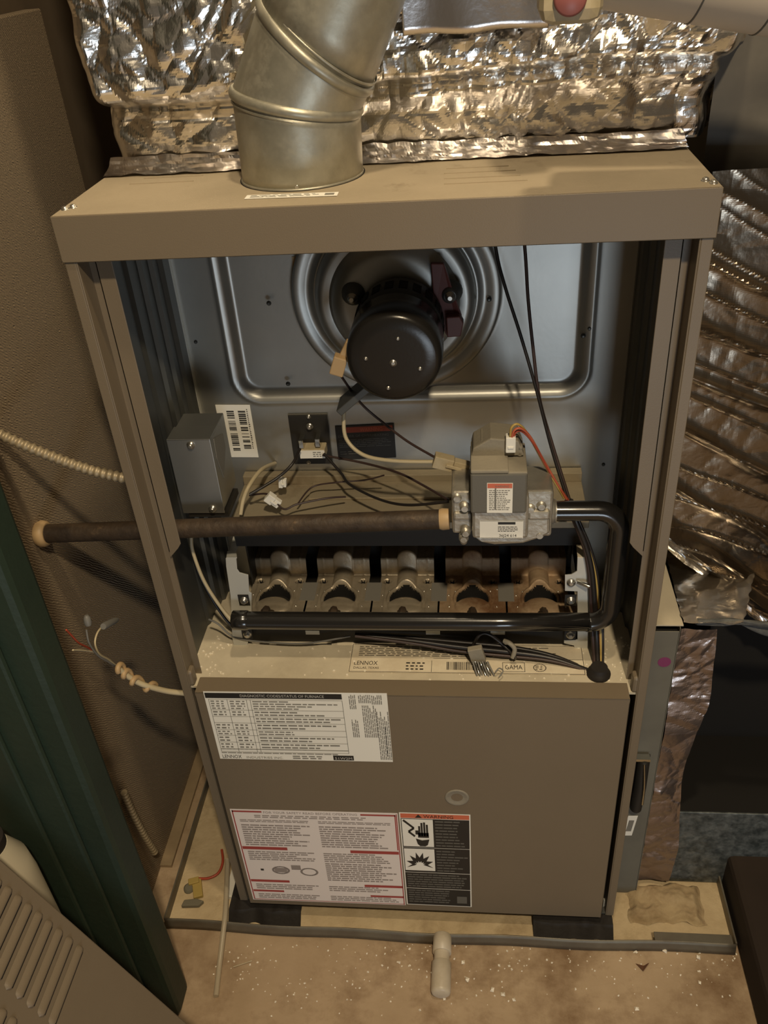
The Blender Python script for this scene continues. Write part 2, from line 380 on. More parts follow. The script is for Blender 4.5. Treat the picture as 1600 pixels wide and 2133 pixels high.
# data plate on the deck
P0 = at(735, 1343, z=.4606); P1 = at(722, 1404, z=.4606)
S = Sheet(Vector((-.072, .074, .4606)), (1, 0, 0), (0, -1, 0)); Wd = .276; Hd = .0485
g = G(); S.rect(g, 0, 0, Wd, Hd, 0); lab = g.build('data_plate', 'ivory', fur, label='long ivory data plate on the deck')
g = G(); S.text(g, 'LENNOX', .006, .0365, .0095, .0004, .028); S.text(g, 'DALLAS, TEXAS', .006, .043, .005, .0004, .030)
for x0, y0, x1, y1 in ((.001, .001, Wd-.001, .0016), (.001, .0474, Wd-.001, .048), (.001, .001, .0016, .048), (Wd-.0016, .001, Wd-.001, .048), (.098, .028, .0985, .047), (.1, .024, Wd-.002, .0245)):
    S.flat(g, x0, y0, x1, y1, .0004)
S.words(g, .068, .030, .092, .045, 3, .0004, .4, lo=.002, hi=.005)
x = .116
while x < .166:
    w_ = random.choice((.0004, .0008, .0012)); S.flat(g, x, .030, x+w_, .043, .0004); x += w_ + random.choice((.0005, .0009))
S.words(g, .01, .004, .25, .022, 6, .0004, .35)
S.text(g, 'GAMA', .184, .041, .010, .0004, .020)
for x0, y0, x1, y1 in ((.181, .030, .207, .0306), (.181, .0444, .207, .045), (.181, .030, .1816, .045), (.2064, .030, .207, .045)): S.flat(g, x0, y0, x1, y1, .0004)
for k in range(24):
    a = k/24*2*math.pi; S.flat(g, .224+.007*math.cos(a)-.0006, .038+.006*math.sin(a)-.0006, .224+.007*math.cos(a)+.0006, .038+.006*math.sin(a)+.0006, .0004)
S.words(g, .219, .034, .229, .042, 3, .0004, .4, lo=.002, hi=.004)
g.build('plate_print', 'ink', lab)

# blower door (lower access panel) --------------------------------------------------
DY = -.013
bd = thing('blower_door', 'taupe lower furnace door with white and red warning labels', 'access panel', (0, -.006, .03))
g = G(); g.box(-.2475, .2475, DY, DY+.0015, .034, .4625); g.box(-.2475, .2475, DY, .0125, .461, .4625)
g.box(-.2475, -.246, DY, -.002, .034, .4575); g.box(.246, .2475, DY, -.002, .034, .4575); g.box(-.2475, .2475, DY, -.003, .034, .0355)
g.build('door_panel', 'taupe', bd, bevel=.0007)
c = at(952, 1661, y=DY)
g = G(); g.lathe(c + Vector((0, .0005, 0)), (0, -1, 0), [(0, .0150), (.0012, .0150), (.0018, .0135), (.0008, .0115), (.0004, .006), (.0004, .0001)], 40); g.build('plug_cap', 'dustgrey', bd)
# diagnostic label
def label_sheet(tl, tr, bl, y):
    a = at(*tl, y=y); b = at(*tr, y=y); c = at(*bl, y=y)
    w_ = ((b-a).length); h_ = abs(a.z - c.z)
    return Sheet(Vector(((a.x+c.x)/2 if abs(a.x-c.x) < .02 else a.x, y, a.z)), Vector((b.x-a.x, 0, b.z-a.z)), Vector((0, 0, -1))), w_, h_
S, W1, H1 = label_sheet((425, 1440), (808, 1444), (457, 1580), DY-.0003)
g = G(); S.rect(g, 0, 0, W1, H1, 0); lab = g.build('diagnostic_label', 'paper', bd, label='white table label with black heading bar')
A, B, D_ = G(), G(), G()
xm = W1*.775
S.flat(A, .001, .002, xm-.004, .0105, .0004); S.text(D_, 'DIAGNOSTIC CODES/STATUS OF FURNACE', W1*.20, .0083, .0062, .0006, W1*.46)
S.text(A, 'LENNOX', .004, H1-.002, .0085, .00045, .024); S.text(B, 'INDUSTRIES INC.', .034, H1-.002, .0055, .0005, .046)
S.flat(A, xm-.024, H1-.010, xm+.001, H1-.0015, .0004); S.text(D_, '51W2M', xm-.022, H1-.003, .006, .0006, .021)
S.words(B, W1*.43, H1-.009, W1*.62, H1-.002, 2, .0005, .5)
rows = [.0125, .030, .041, .052, .064, .074, .086, .098, H1-.0185]
rows = [y for y in rows if y < H1-.016]
for y_ in rows + [H1-.014]: S.flat(B, .004, y_, xm-.004, y_+.0005, .0004)
for x_ in (.004, .026, .049, .0535, xm-.0045): S.flat(B, x_, .0125, x_+.0006, H1-.014, .0004)
for i in range(len(rows)-1):
    y0, y1 = rows[i]+.0012, rows[i+1]-.0006; n_ = max(1, round((y1-y0)/.0042))
    if i != 2: S.words(B, .006, y0, .024, y1, n_, .0005, .42, .2, .003, .006); S.words(B, .029, y0, .047, y1, n_, .0005, .42, .2, .003, .006)
    S.words(B, .056, y0, xm-.006, y1, n_, .0005, .40, .62, gap=.0015)
S.words(B, .004, H1-.0132, xm-.01, H1-.0105, 1, .0005, .5, .1, gap=.001)
for x0, x1, y0, y1 in ((xm+.004, xm+.012, .003, .026), (xm+.015, xm+.028, .003, .016), (xm+.018, xm+.034, .020, .074), (xm+.030, xm+.042, .003, .018), (xm+.034, xm+.048, .030, H1-.004), (xm+.004, xm+.012, .044, .074), (W1-.006, W1-.004, .05, H1-.01)):
    x = x0
    while x < x1:
        yb = y0 + random.random()*.2*(y1-y0); y_ = y1
        while y_ > yb:
            L = random.uniform(.003, .010); S.flat(B, x, max(y_-L, y0), x+.0011, y_, .0005); y_ -= L+.0012
        x += .0021
A.build('label_heading', 'ink', lab); B.build('label_text', 'inkgrey', lab); D_.build('label_lettering', 'inkwhite', lab)
# safety label (white and red) + warning label
S, W2, H2 = label_sheet((486, 1685), (836, 1694), (521, 1873), DY-.0003)
g = G(); S.rect(g, 0, 0, W2, H2, 0); lab = g.build('safety_label', 'paper_pink', bd, label='white operating label with red bars')
R_, B, A = G(), G(), G()
for x0, y0, x1, y1 in ((.002, .002, .0035, H2-.002), (W2-.0045, .004, W2-.003, H2*.38), (.002, .0025, W2*.19, .0055), (W2*.78, .0035, W2-.003, .0065),
    (.004, H2*.385, W2*.30, H2*.415), (W2*.69, H2*.395, W2-.003, H2*.425), (.004, H2*.755, W2*.27, H2*.78), (W2*.75, H2*.775, W2-.002, H2*.80),
    (.004, H2*.875, W2*.22, H2*.895), (W2*.78, H2*.895, W2-.002, H2*.915), (W2-.0025, .002, W2-.0012, H2-.001), (.002, H2-.003, W2-.002, H2-.002)):
    S.flat(R_, x0, y0, x1, y1, .0005)
S.text(B, 'FOR YOUR SAFETY READ BEFORE OPERATING', W2*.20, .0072, .0062, .0004, W2*.56)
def two(y0, y1, n_, rg=.12):
    S.words(B, .010, y0, W2*.47, y1, n_, .0004, .5, rg, .004, .013, .0012); S.words(B, W2*.52, y0, W2-.008, y1, n_, .0004, .5, rg, .004, .013, .0012)
S.words(B, W2*.14, .010, W2*.83, .017, 2, .0004, .5, .05); two(.020, .026, 2, .05); two(.030, H2*.375, 10, .35)
two(H2*.43, H2*.535, 5, .3); S.words(B, W2*.52, H2*.54, W2-.008, H2*.745, 9, .0004, .55, .3, gap=.0012)
two(H2*.80, H2*.865, 3, .3); two(H2*.915, H2*.975, 3, .2)
for cx, cy in ((W2*.23, H2*.64), (W2*.41, H2*.65)):
    for k in range(28):
        a = k/28*2*math.pi; S.flat(B, cx+.011*math.cos(a)-.0016, cy+.008*math.sin(a)-.001, cx+.011*math.cos(a)+.0016, cy+.008*math.sin(a)+.001, .0004)
S.flat(A, W2*.10, H2*.63, W2*.12, H2*.65, .0004)
S.flat(B, W2*.30, H2*.58, W2*.36, H2*.63, .0004); S.flat(B, W2*.19, H2*.615, W2*.27, H2*.665, .00045)
R_.build('label_bars', 'red', lab); B.build('label_text', 'inkmid', lab); A.build('label_mark', 'ink', lab)
S, W3, H3 = label_sheet((834, 1692), (983, 1697), (845, 1883), DY-.0003)
g = G(); S.rect(g, 0, 0, W3, H3, 0); lab = g.build('warning_label', 'paper', bd, label='black warning label with orange heading')
A, B, O_, P_ = G(), G(), G(), G()
S.flat(O_, .0015, .0015, W3-.0015, .0105, .0004)
S.text(A, 'WARNING', W3*.34, .0092, .0085, .0006, W3*.42)
A.add([S.p(W3*.22, .0092, .0006), S.p(W3*.32, .0092, .0006), S.p(W3*.27, .0025, .0006)], [(0, 1, 2)])
S.flat(A, .0015, .0115, W3-.0015, H3-.0015, .0004)
q1 = (.0025, .0125, W3*.47, H3*.34); q2 = (.0025, H3*.365, W3*.47, H3*.60)
for q in (q1, q2): S.flat(P_, *q, .0005)
S.flat(P_, .0015, H3*.350, W3-.0015, H3*.353, .0006); S.flat(P_, .0015, H3*.618, W3-.0015, H3*.622, .0006); S.flat(P_, .0015, H3*.80, W3-.0015, H3*.804, .0006)
S.words(B, W3*.5, .013, W3-.004, H3*.34, 9, .0005, .42, .35, gap=.001); S.words(B, W3*.5, H3*.37, W3-.004, H3*.61, 8, .0005, .42, .45, gap=.001)
S.words(B, .004, H3*.635, W3-.004, H3*.79, 6, .0005, .5, .15, gap=.001); S.words(B, .004, H3*.815, W3*.70, H3*.97, 6, .0005, .5, .15, gap=.001)
S.flat(B, W3*.78, H3*.88, W3*.93, H3*.96, .0006)
def hpoly(gg, pts, h): gg.add([S.p(x, y, h) for x, y in pts][::-1], [tuple(range(len(pts)))])
# struck hand pictogram and burst pictogram
qx, qy, qw, qh = q1[0], q1[1], q1[2]-q1[0], q1[3]-q1[1]
for i, (fx, top) in enumerate(((.52, .24), (.60, .12), (.685, .10), (.77, .18))): S.flat(A, qx+qw*fx, qy+qh*top, qx+qw*(fx+.065), qy+qh*.6, .0007)
S.flat(A, qx+qw*.50, qy+qh*.48, qx+qw*.85, qy+qh*.66, .0007); S.flat(A, qx+qw*.42, qy+qh*.40, qx+qw*.52, qy+qh*.55, .0007)
hpoly(A, [(qx+qw*a, qy+qh*b) for a, b in ((.42, .70), (.62, .76), (.86, .72), (.80, .93), (.72, .98), (.55, .98), (.47, .90))], .0007)
for (a, b, c_, d_) in ((.05, .04, .38, .32), (.38, .32, .20, .45), (.20, .45, .40, .62)):
    n_ = Vector((-(d_-b), c_-a)).normalized()*.035
    hpoly(A, [(qx+qw*(a+n_.x), qy+qh*(b+n_.y)), (qx+qw*(c_+n_.x), qy+qh*(d_+n_.y)), (qx+qw*(c_-n_.x), qy+qh*(d_-n_.y)), (qx+qw*(a-n_.x), qy+qh*(b-n_.y))], .0007)
qx, qy, qw, qh = q2[0], q2[1], q2[2]-q2[0], q2[3]-q2[1]
ctr = (qx+qw*.5, qy+qh*.72); pts = []
for k in range(15):
    a = math.pi*(1.08 - 1.16*k/14); rad = .46 if k % 2 == 0 else .26
    pts.append((ctr[0]+qw*rad*math.cos(a), ctr[1]-qh*(rad*1.25)*math.sin(a)))
for k in range(len(pts)-1): hpoly(A, [pts[k], pts[k+1], (ctr[0]+(pts[k+1][0]-ctr[0])*.42, ctr[1]+(pts[k+1][1]-ctr[1])*.30), (ctr[0]+(pts[k][0]-ctr[0])*.42, ctr[1]+(pts[k][1]-ctr[1])*.30)], .0007)
O_.build('label_heading', 'orange', lab); A.build('label_black', 'ink', lab); P_.build('label_white', 'paper', lab); B.build('label_text', 'inkdim', lab)

# stickers on the vestibule panel -------------------------------------------------
def stick(tl, tr, bl, y, name, m, label=None):
    S, w_, h_ = label_sheet(tl, tr, bl, y); g = G(); S.rect(g, 0, 0, w_, h_, 0); return S, w_, h_, g.build(name, m, fur, label=label)
S, w_, h_, lab = stick((450, 843), (522, 843), (468, 952), VY-.0012, 'barcode_sticker', 'paper', 'white barcode sticker beside the junction box')
g = G()
for x0, x1 in ((.012, .021), (.026, .035)):
    y_ = .008
    while y_ < h_-.010:
        t_ = random.choice((.0006, .0012, .0018)); S.flat(g, x0, y_, x1, y_+t_, .0004); y_ += t_ + random.choice((.0006, .001, .0035))
S.words(g, .0365, .005, .0385, h_-.012, 22, .0004, .5, .1, .001, .002, .0004)
g.build('barcode', 'ink', lab)
S, w_, h_, lab = stick((697, 888), (820, 882), (706, 958), VY-.0012, 'overheating_sticker', 'ink', 'black and orange warning sticker right of the limit switch')
g = G(); S.flat(g, w_*.16, .002, w_-.002, .0095, .0004); g.build('sticker_heading', 'redcap', lab)
g = G(); S.text(g, 'WARNING', w_*.42, .0085, .007, .0006, w_*.38); g.build('sticker_lettering', 'orange', lab)
g = G(); S.text(g, 'DANGER OF OVERHEATING', w_*.04, .0155, .0045, .0004, w_*.86); S.words(g, .003, .018, w_-.004, .030, 5, .0004, .35, .25, gap=.001); S.words(g, .003, .034, w_*.5, .040, 2, .0004, .3, .4)
g.build('sticker_text', 'inkdim', lab)
S, w_, h_, lab = stick((607, 535), (742, 520), (612, 566), VY+.0095, 'brown_sticker', 'tanplastic', 'faded orange-brown sticker under the fascia')
g = G(); S.words(g, .004, .004, w_-.004, h_-.004, 2, .0004, .6, .2, .004, .01); g.build('sticker_text', 'relay', lab)

# ================================================================== INDUCER
ind = thing('inducer_fan', 'round black draft inducer motor on a pressed steel housing', 'fan motor', (-.004, .14, .78))
HC = Vector((-.006, .206, .852))
g = G(); g.lathe(HC, (0, -1, 0), [(0, .1135), (.003, .1135), (.004, .111), (.0045, .104), (.0015, .100), (.001, .094), (.006, .090), (.007, .086)], 96, cap=False)
g.build('housing_flange', 'galv', ind, solid=.0008)
g = G(); g.lathe(HC, (0, -1, 0), [(.004, .088), (.016, .086), (.0215, .081), (.023, .076), (.0215, .070), (.0215, .064)], 96, cap=False)
g.build('blower_housing', 'galv', ind, solid=.0008)
g = G(); g.lathe(HC, (0, -1, 0), [(.020, .072), (.024, .068), (.034, .060), (.036, .050), (.036, .030), (.036, .001)], 64, cap=False); g.build('housing_dome', 'galv', ind)
MC = at(820, 749, y=.068)
ax = (MC - Vector((-.005, .170, MC.z+.020))); ax = Vector((0, -1, -.03)).normalized()
base = MC - ax*.098
g = G(); g.lathe(base, ax, [(.0, .040), (.006, .046), (.040, .046), (.043, .044), (.048, .0440)], 64); g.build('motor_body', 'motor_grille', ind)
for k in range(20):      # cooling slots standing as dark fins around the body
    a = 2*math.pi*k/20; u_ = ax.orthogonal().normalized(); v_ = ax.cross(u_)
    dr = u_*math.cos(a) + v_*math.sin(a); tg = -u_*math.sin(a) + v_*math.cos(a)
    if dr.z < -.35: continue
    c = base + ax*.014 + dr*.0452
    g = G(); g.prism([c - tg*.0045, c + tg*.0045, c + tg*.0045 + ax*.018, c - tg*.0045 + ax*.018], dr*.0016); g.build('cooling_slot', 'void', ind, bevel=.0005)
prof = [(.046, .0445), (.048, .0470), (.074, .0475), (.088, .0472), (.094, .0460), (.0965, .0435), (.098, .0405), (.0982, .03), (.0982, .0001)]
g = G(); g.lathe(base, ax, prof, 72); g.build('motor_cap', 'motor', ind)
for u, w, r_ in ((819, 756, .0030), (829, 705, .0019), (762, 747, .0017), (875, 768, .0018), (809, 808, .0018)):
    p = at(u, w, y=.068); screw(ind, p + Vector((0, -.0003, 0)), (0, -1, 0), r_, .0012)
# mounting ears with bolts
for u, w in ((735, 615), (938, 612)):
    p = at(u, w, y=.165)
    g = G(); g.lathe(p + Vector((0, .008, 0)), (0, -1, 0), [(0, .013), (.006, .012), (.010, .009), (.014, .0085), (.016, .006)], 20); b_ = g.build('mounting_ear', 'galv_dark', ind)
    screw(b_, p + Vector((0, -.008, 0)), (0, -1, 0), .0045, .004)
# brown relay strap
a = at(915, 555, y=.172); b = at(925, 690, y=.158)
g = G(); g.prism([at(898, 545, y=.17), at(925, 545, y=.17), at(962, 655, y=.16), at(958, 694, y=.16), at(930, 694, y=.16), at(905, 640, y=.165)], (0, -.006, 0)); g.build('capacitor_strap', 'relay', ind, bevel=.001)
g = G(); g.prism([at(930, 652, y=.158), at(958, 650, y=.158), at(966, 664, y=.158), at(960, 692, y=.158), at(932, 694, y=.158)], (0, -.012, 0)); g.build('terminal_block', 'relay', ind, bevel=.0012)
# tan connector on the left of the motor
g = G(); T = Matrix.Translation(at(706, 760, y=.088)) @ Matrix.Rotation(.35, 4, 'Y'); g.box(-.007, .007, -.006, .006, -.010, .010, T); T2 = Matrix.Translation(at(718, 735, y=.092)) @ Matrix.Rotation(.5, 4, 'Y'); g.box(-.004, .006, -.004, .004, -.012, .014, T2)
g.build('wire_connector', 'tanplastic', ind, bevel=.0012)
g = G(); T = Matrix.Translation(at(745, 822, y=.10)) @ Matrix.Rotation(-.7, 4, 'Y'); g.box(-.03, .02, -.002, .03, -.006, .002, T); g.build('motor_bracket', 'galv_dark', ind, bevel=.001)

# ================================================================== BURNERS
bu = thing('burner_assembly', 'row of five stamped steel gas burners between zinc brackets', 'burners', (0, .12, .461))
BX0 = at(568, 1255, y=.1).x; BX4 = at(1128, 1250, y=.1).x; sp = (BX4-BX0)/4
BZ = .500
def burner_fn(cx):
    def f(u, v):
        x = (u-.5)*.084; y = .078 + .112*v
        step = sst(.158, .163, y)
        tube_h = (.006 + .006*sst(.10, .135, y))*math.sqrt(max(0, 1-(x/.0125)**2)) if abs(x) < .0125 else 0
        tube_h *= sst(.128, .140, y)
        z = BZ + tube_h + step*.024
        # crescent mouth behind a raised bowl
        e1 = math.hypot(x/.0195, (y-.112)/.021); e2 = math.hypot(x/.0215, (y-.098)/.0165)
        if y > .098: z -= .020*(1-sst(.88, 1.0, e1))*sst(.94, 1.06, e2)
        z += .0028*math.exp(-((e1-1.12)/.09)**2)*sst(.095, .11, y)
        z += .0050*math.sqrt(max(0, 1-min(1, e2)**2))
        for hx in (-.0255, .0255):
            h = math.hypot((x-hx)/.0055, (y-.146)/.0042); z -= .012*(1-sst(.75, 1.05, h))
        z += .0008*math.exp(-(((abs(x)-.026)/.0012)**2))
        return Vector((cx+x, y, z))
    return f
for k in range(5):
    cx = BX0 + sp*k; g = G(); g.grid(burner_fn(cx), 100, 120, True)
    keep = [i_ for i_, f in enumerate(g.f) if not (abs(sum(g.v[i][0] for i in f)/4-cx) > .0334 and sum(g.v[i][1] for i in f)/4 > .110)]
    g.f = [g.f[i_] for i_ in keep]; g.m = [g.m[i_] for i_ in keep]; g.sm = [g.sm[i_] for i_ in keep]
    for fi, f in enumerate(g.f):
        q_ = [g.v[i] for i in f]; x_ = sum(p[0] for p in q_)/4-cx; y_ = sum(p[1] for p in q_)/4
        e1 = math.hypot(x_/.0195, (y_-.112)/.021); e2 = math.hypot(x_/.0215, (y_-.098)/.0165)
        if (y_ > .099 and e1 < 1.0 and e2 > .985) or min(math.hypot((x_-h_)/.0055, (y_-.146)/.0042) for h_ in (-.0255, .0255)) < .93: g.m[fi] = 1  # pit faces coloured dark, standing in for shade inside mouth and holes
    b_ = g.build('burner', ['burner' if k < 3 else 'burner_rust', 'void'], bu, label=None if k < 3 else 'rust-stained burner')
    for dx, yy in ((-.021, .126), (.022, .127), (-.028, .098), (.029, .098), (-.029, .119), (.030, .131)): screw(b_, Vector((cx+dx, yy, BZ)), (0, 0, 1), .0009, .0008)
    g = G(); g.lathe((cx, .074, BZ-.004), (0, 1, 0), [(0, .0085), (.012, .0085), (.013, .007), (.016, .006)], 20); g.build('orifice_cup', 'iron', b_)
for k in range(4):
    cx = BX0 + sp*(k+.5)
    g = G(); g.box(cx-.0095, cx+.0095, .108, .143, BZ-.001, BZ+.0006); g.build('spacer_plate', 'inkgrey', bu)
g = G(); g.box(BX0-.034, BX4+.034, .074, .0795, BZ-.010, BZ+.0005); g.build('front_strip', 'burner', bu)
g = G(); g.box(-.205, .200, .19, .199, .461, .612); g.box(-.205, .2, .076, .199, .462, BZ-.012); g.build('burner_box', 'black', bu)
for sx in (-1, 1):
    g = G(); g.box(*sorted((sx*.205, sx*.203)), .14, .199, .50, .612); g.build('box_side', 'black', bu)
g = G(); g.box(-.207, .205, .104, .199, .6195, .621); g.box(-.207, .205, .103, .1045, .612, .621); g.box(-.207, .205, .186, .199, .621, .633); g.box(-.12, .10, .150, .186, .621, .624); g.build('heat_shield', 'ledge', bu, bevel=.0008)
g = G(); g.box(-.203, .200, .103, .106, .588, .612); g.build('shield_lip', 'black', bu)
for u0, u1, w in ((575, 690, 1348), (703, 822, 1350), (845, 960, 1352)):
    a = at(u0, w, y=.068); b = at(u1, w, y=.068); g = G(); g.box(a.x, b.x, .0715, .0735, a.z-.0014, a.z+.0014); g.build('edge_trim', 'screw', bu)
for u in (651, 902, 1037):
    a = at(u, 1318, y=.0745); g = G(); g.box(a.x-.0085, a.x+.0085, .0745, .076, a.z-.003, a.z+.003); g.build('bright_tab', 'bracket', bu)
# side brackets, cut outline facing the front
def bracket(P, y, scr):
    g = G(); g.prism([at(u, w, y=y) for u, w in P], (0, .0015, 0)); b_ = g.build('side_bracket', 'bracket', bu, bevel=.0003)
    for u, w in scr:
        p = at(u, w, y=y); g = G(); g.box(p.x-.0068, p.x+.0062, y-.0012, y-.0004, p.z-.008, p.z+.008); g.build('bracket_cutout', 'black', b_)
        screw(b_, p + Vector((0, -.001, 0)), (0, -1, 0), .0042, .003)
bracket([(470, 1163), (492, 1163), (494, 1186), (499, 1193), (517, 1198), (519, 1233), (524, 1236), (524, 1330), (517, 1333), (514, 1362), (492, 1366), (484, 1330), (480, 1240), (471, 1180)][::-1], .070, [(509, 1249), (516, 1320)])
g = G(); g.prism([at(472, 1163, y=.070), at(494, 1163, y=.070), at(492, 1148, y=.095), at(474, 1150, y=.095)], (0, 0, .0015)); g.prism([at(478, 1150, y=.096), at(492, 1150, y=.096), at(505, 1113, y=.12), at(487, 1113, y=.12)], (0, .001, 0)); g.build('bracket_arm', 'bracket', bu)
bracket([(1203, 1162), (1227, 1163), (1224, 1372), (1198, 1370), (1196, 1345), (1175, 1340), (1175, 1334), (1203, 1333), (1203, 1232), (1177, 1231), (1177, 1198), (1190, 1197), (1202, 1190)][::-1], .070, [(1189, 1249), (1188, 1321)])
g = G(); g.prism([at(1203, 1162, y=.070), at(1227, 1163, y=.070), at(1226, 1131, y=.11), at(1200, 1131, y=.11)], (0, 0, .0015)); g.build('bracket_arm', 'ivory', bu)
screw(bu, at(1190, 1214, y=.069), (0, -1, 0), .004, .002)
g = G(); g.tube([at(1203, 1212, y=.067), at(1216, 1217, y=.064), at(1228, 1222, y=.062)], .0022, 8); g.build('spark_lead_end', 'chrome', bu)

# ================================================================== MANIFOLD, VALVE, PIPE
GY = .050
RM = .0106
mf = thing('gas_manifold', 'glossy black gas manifold tube running in front of the burners', 'gas pipe', (0, GY, .51))
zb = at(870, 1292, y=.052).z
pts = [Vector((-.205, GY, zb)), Vector((-.1, GY, zb)), Vector((.1, GY, zb)), Vector((.205, GY, zb+.001))]
R0 = .024; xr = at(1281, 1180, y=GY).x
top = at(1200, 1064, y=GY).z
for k in range(9):
    a = -math.pi/2 + k/8*math.pi/2; pts.append(Vector((xr-R0+R0*math.cos(a), GY, zb+R0+R0*math.sin(a))))
for k in range(9):
    a = k/8*math.pi/2; pts.append(Vector((xr-R0+R0*math.cos(a), GY, top-R0+R0*math.sin(a))))
pts.append(Vector((.150, GY, top)))
g = G(); g.tube(pts, RM, 24); g.build('tube', 'blackpaint', mf)
g = G(); g.lathe((-.207, GY, zb), (1, 0, 0), [(0, .0105), (.001, .0118), (.018, .0118), (.019, .0108)], 24); g.build('end_cap', 'blackpaint', mf)
for k in range(5):
    g = G(); g.lathe((BX0+sp*k, GY+.008, zb-.001), (0, 1, 0), [(0, .0062), (.010, .0062), (.010, .0045), (.015, .0045)], 6, smooth=False); g.build('orifice', 'iron', mf)

gp = thing('gas_pipe', 'rusty black iron gas pipe running from left wall to the valve', 'gas pipe', (-.18, GY, .64))
z0 = at(90, 1112, y=GY).z; z1 = at(925, 1081, y=GY).z
xa, xb = -.409, .050
def gpp(x): return Vector((x, GY, z0 + (z1-z0)*(x-xa)/(xb-xa)))
g = G(); g.tube([gpp(xa+(xb-xa)*k/20) for k in range(21)], .0107, 20); g.build('pipe', 'iron', gp)
g = G(); g.tube([gpp(-.4095), gpp(-.405), gpp(-.400), gpp(-.398)], [.0135, .0155, .0145, .0122], 20); g.build('wall_fitting', 'tanplastic', gp, label='tan sealed fitting at the wall')
xk = at(912, 1080, y=GY).x
g = G(); g.tube([gpp(xk-.001), gpp(xk+.005), gpp(xk+.012)], [.0098, .0118, .0112], 20); g.build('thread_sealant', 'tanplastic', gp, label='pale sealant on the threads')

gv = thing('gas_valve', 'cast zinc gas valve with grey control block and stickers', 'gas valve', (.105, .04, .62))
def pxbox(g, u0, w0, u1, w1, y0, y1):
    a = at(u0, w0, y=y0); b = at(u1, w1, y=y0); g.box(min(a.x, b.x), max(a.x, b.x), y0, y1, min(a.z, b.z), max(a.z, b.z))
g = G()
pxbox(g, 940, 1026, 983, 1112, .030, .078); pxbox(g, 1095, 1024, 1149, 1118, .028, .078)
pxbox(g, 983, 1035, 1100, 1122, .018, .085)
g.prism([at(985, 1118, y=.02), at(1000, 1130, y=.024), at(1030, 1136, y=.024), at(1090, 1133, y=.024), at(1125, 1122, y=.024), at(1146, 1112, y=.024), at(1146, 1080, y=.024), at(985, 1080, y=.024)][::-1], (0, .05, 0))
g.build('valve_body', 'cast', gv, bevel=.003)
for (u0, w0, u1, w1, y0) in ((944, 1070, 982, 1084, .026), (1100, 1066, 1146, 1084, .023), (1108, 1010, 1140, 1042, .045), (942, 1016, 972, 1030, .04)):
    g = G(); pxbox(g, u0, w0, u1, w1, y0, y0+.012); g.build('casting_rib', 'cast', gv, bevel=.0025)
for u, w, y0 in ((952, 1037, .030), (968, 1058, .026), (970, 1110, .024), (1116, 1028, .040), (1128, 1054, .027), (1105, 1060, .026), (1124, 1114, .026), (966, 1122, .024)):
    p = at(u, w, y=y0); g = G(); g.lathe(p + Vector((0, .006, 0)), (0, -1, 0), [(0, .0052), (.006, .0050), (.0062, .0036), (.009, .0034)], 16); b_ = g.build('boss', 'cast', gv)
g = G(); g.lathe(at(1150, 1064, y=GY) - Vector((.004, 0, 0)), (1, 0, 0), [(0, .014), (.005, .014), (.006, .0125), (.008, .0125)], 24); g.build('outlet_collar', 'cast', gv)
g = G(); g.lathe(at(966, 1128, y=.028), (0, 0, -1), [(-.008, .004), (0, .004), (.002, .003)], 12); g.build('test_port', 'cast', gv)
# grey control block
UZ0 = at(1040, 1070, y=.012).z; UZ1 = at(1040, 987, y=.012).z
ux0 = at(980, 1030, y=.012).x; ux1 = at(1098, 1030, y=.012).x
g = G(); g.box(ux0, ux1, .012, .070, UZ0, UZ1); g.build('control_block', 'greyplastic', gv, bevel=.002)
# dusty top shell: steps back
g = G(); g.box(ux0+.0005, at(1060, 985, y=.012).x, .012, .070, UZ1, UZ1+.004); g.box(at(1060, 985, y=.012).x-.001, ux1, .013, .070, UZ1-.007, UZ1+.001)
g.prism([Vector((ux0+.001, .040, UZ1+.003)), Vector((ux1-.002, .040, UZ1+.003)), Vector((ux1-.008, .040, UZ1+.020)), Vector((ux0+.020, .040, UZ1+.023)), Vector((ux0+.003, .040, UZ1+.012))], (0, .034, 0))
pts_ = [at(985, 940, y=.045), at(1003, 918, y=.045), at(1070, 918, y=.045), at(1090, 935, y=.045), at(1092, 975, y=.045), at(985, 975, y=.045)]
g.prism(pts_[::-1], (0, .026, 0))
g.build('control_cover', 'dustgrey', gv, bevel=.0012)
p = at(1040, 941, y=.043); g = G(); g.box(p.x-.006, p.x+.006, .0425, .0455, p.z-.005, p.z+.005); b_ = g.build('socket_frame', 'dustgrey', gv, bevel=.0006)
g = G(); g.box(p.x-.003, p.x+.003, .042, .0430, p.z-.003, p.z+.003); g.build('socket_hole', 'void', b_)
for w in (933, 945, 957):
    p = at(1083, w, y=.042); g = G(); g.lathe(p, (0, -1, 0), [(-.004, .003), (.001, .0028), (.002, .0016)], 12); g.build('terminal', 'dustgrey', gv)
g = G(); p = at(1064, 926, y=.036); g.box(p.x-.0048, p.x+.0048, .034, .044, p.z-.0085, p.z+.0085); g.box(p.x-.003, p.x+.003, .033, .036, p.z-.004, p.z-.001); g.build('plug', 'paper', gv, bevel=.0008, label='white wire plug')
S, w_, h_ = label_sheet((1014, 1006), (1068, 1006), (1015, 1068), .0118)
g = G(); S.rect(g, 0, 0, w_, h_, 0); lab = g.build('valve_sticker', 'paper', gv, label='white sticker with orange heading')
g = G(); S.flat(g, .0005, .0005, w_-.0005, .0058, .0004); g.build('sticker_heading', 'orange', lab)
g = G(); S.text(g, 'WARNING', w_*.3, .0048, .0035, .0006, w_*.55); S.words(g, .002, .0075, w_-.002, h_-.003, 11, .0004, .4, .25, .001, .004, .0006)
S.flat(g, w_*.30, .006, w_*.36, h_-.004, .00035); g.build('sticker_text', 'inkgrey', lab)
S, w_, h_ = label_sheet((999, 1084), (1090, 1084), (1000, 1121), .0178)
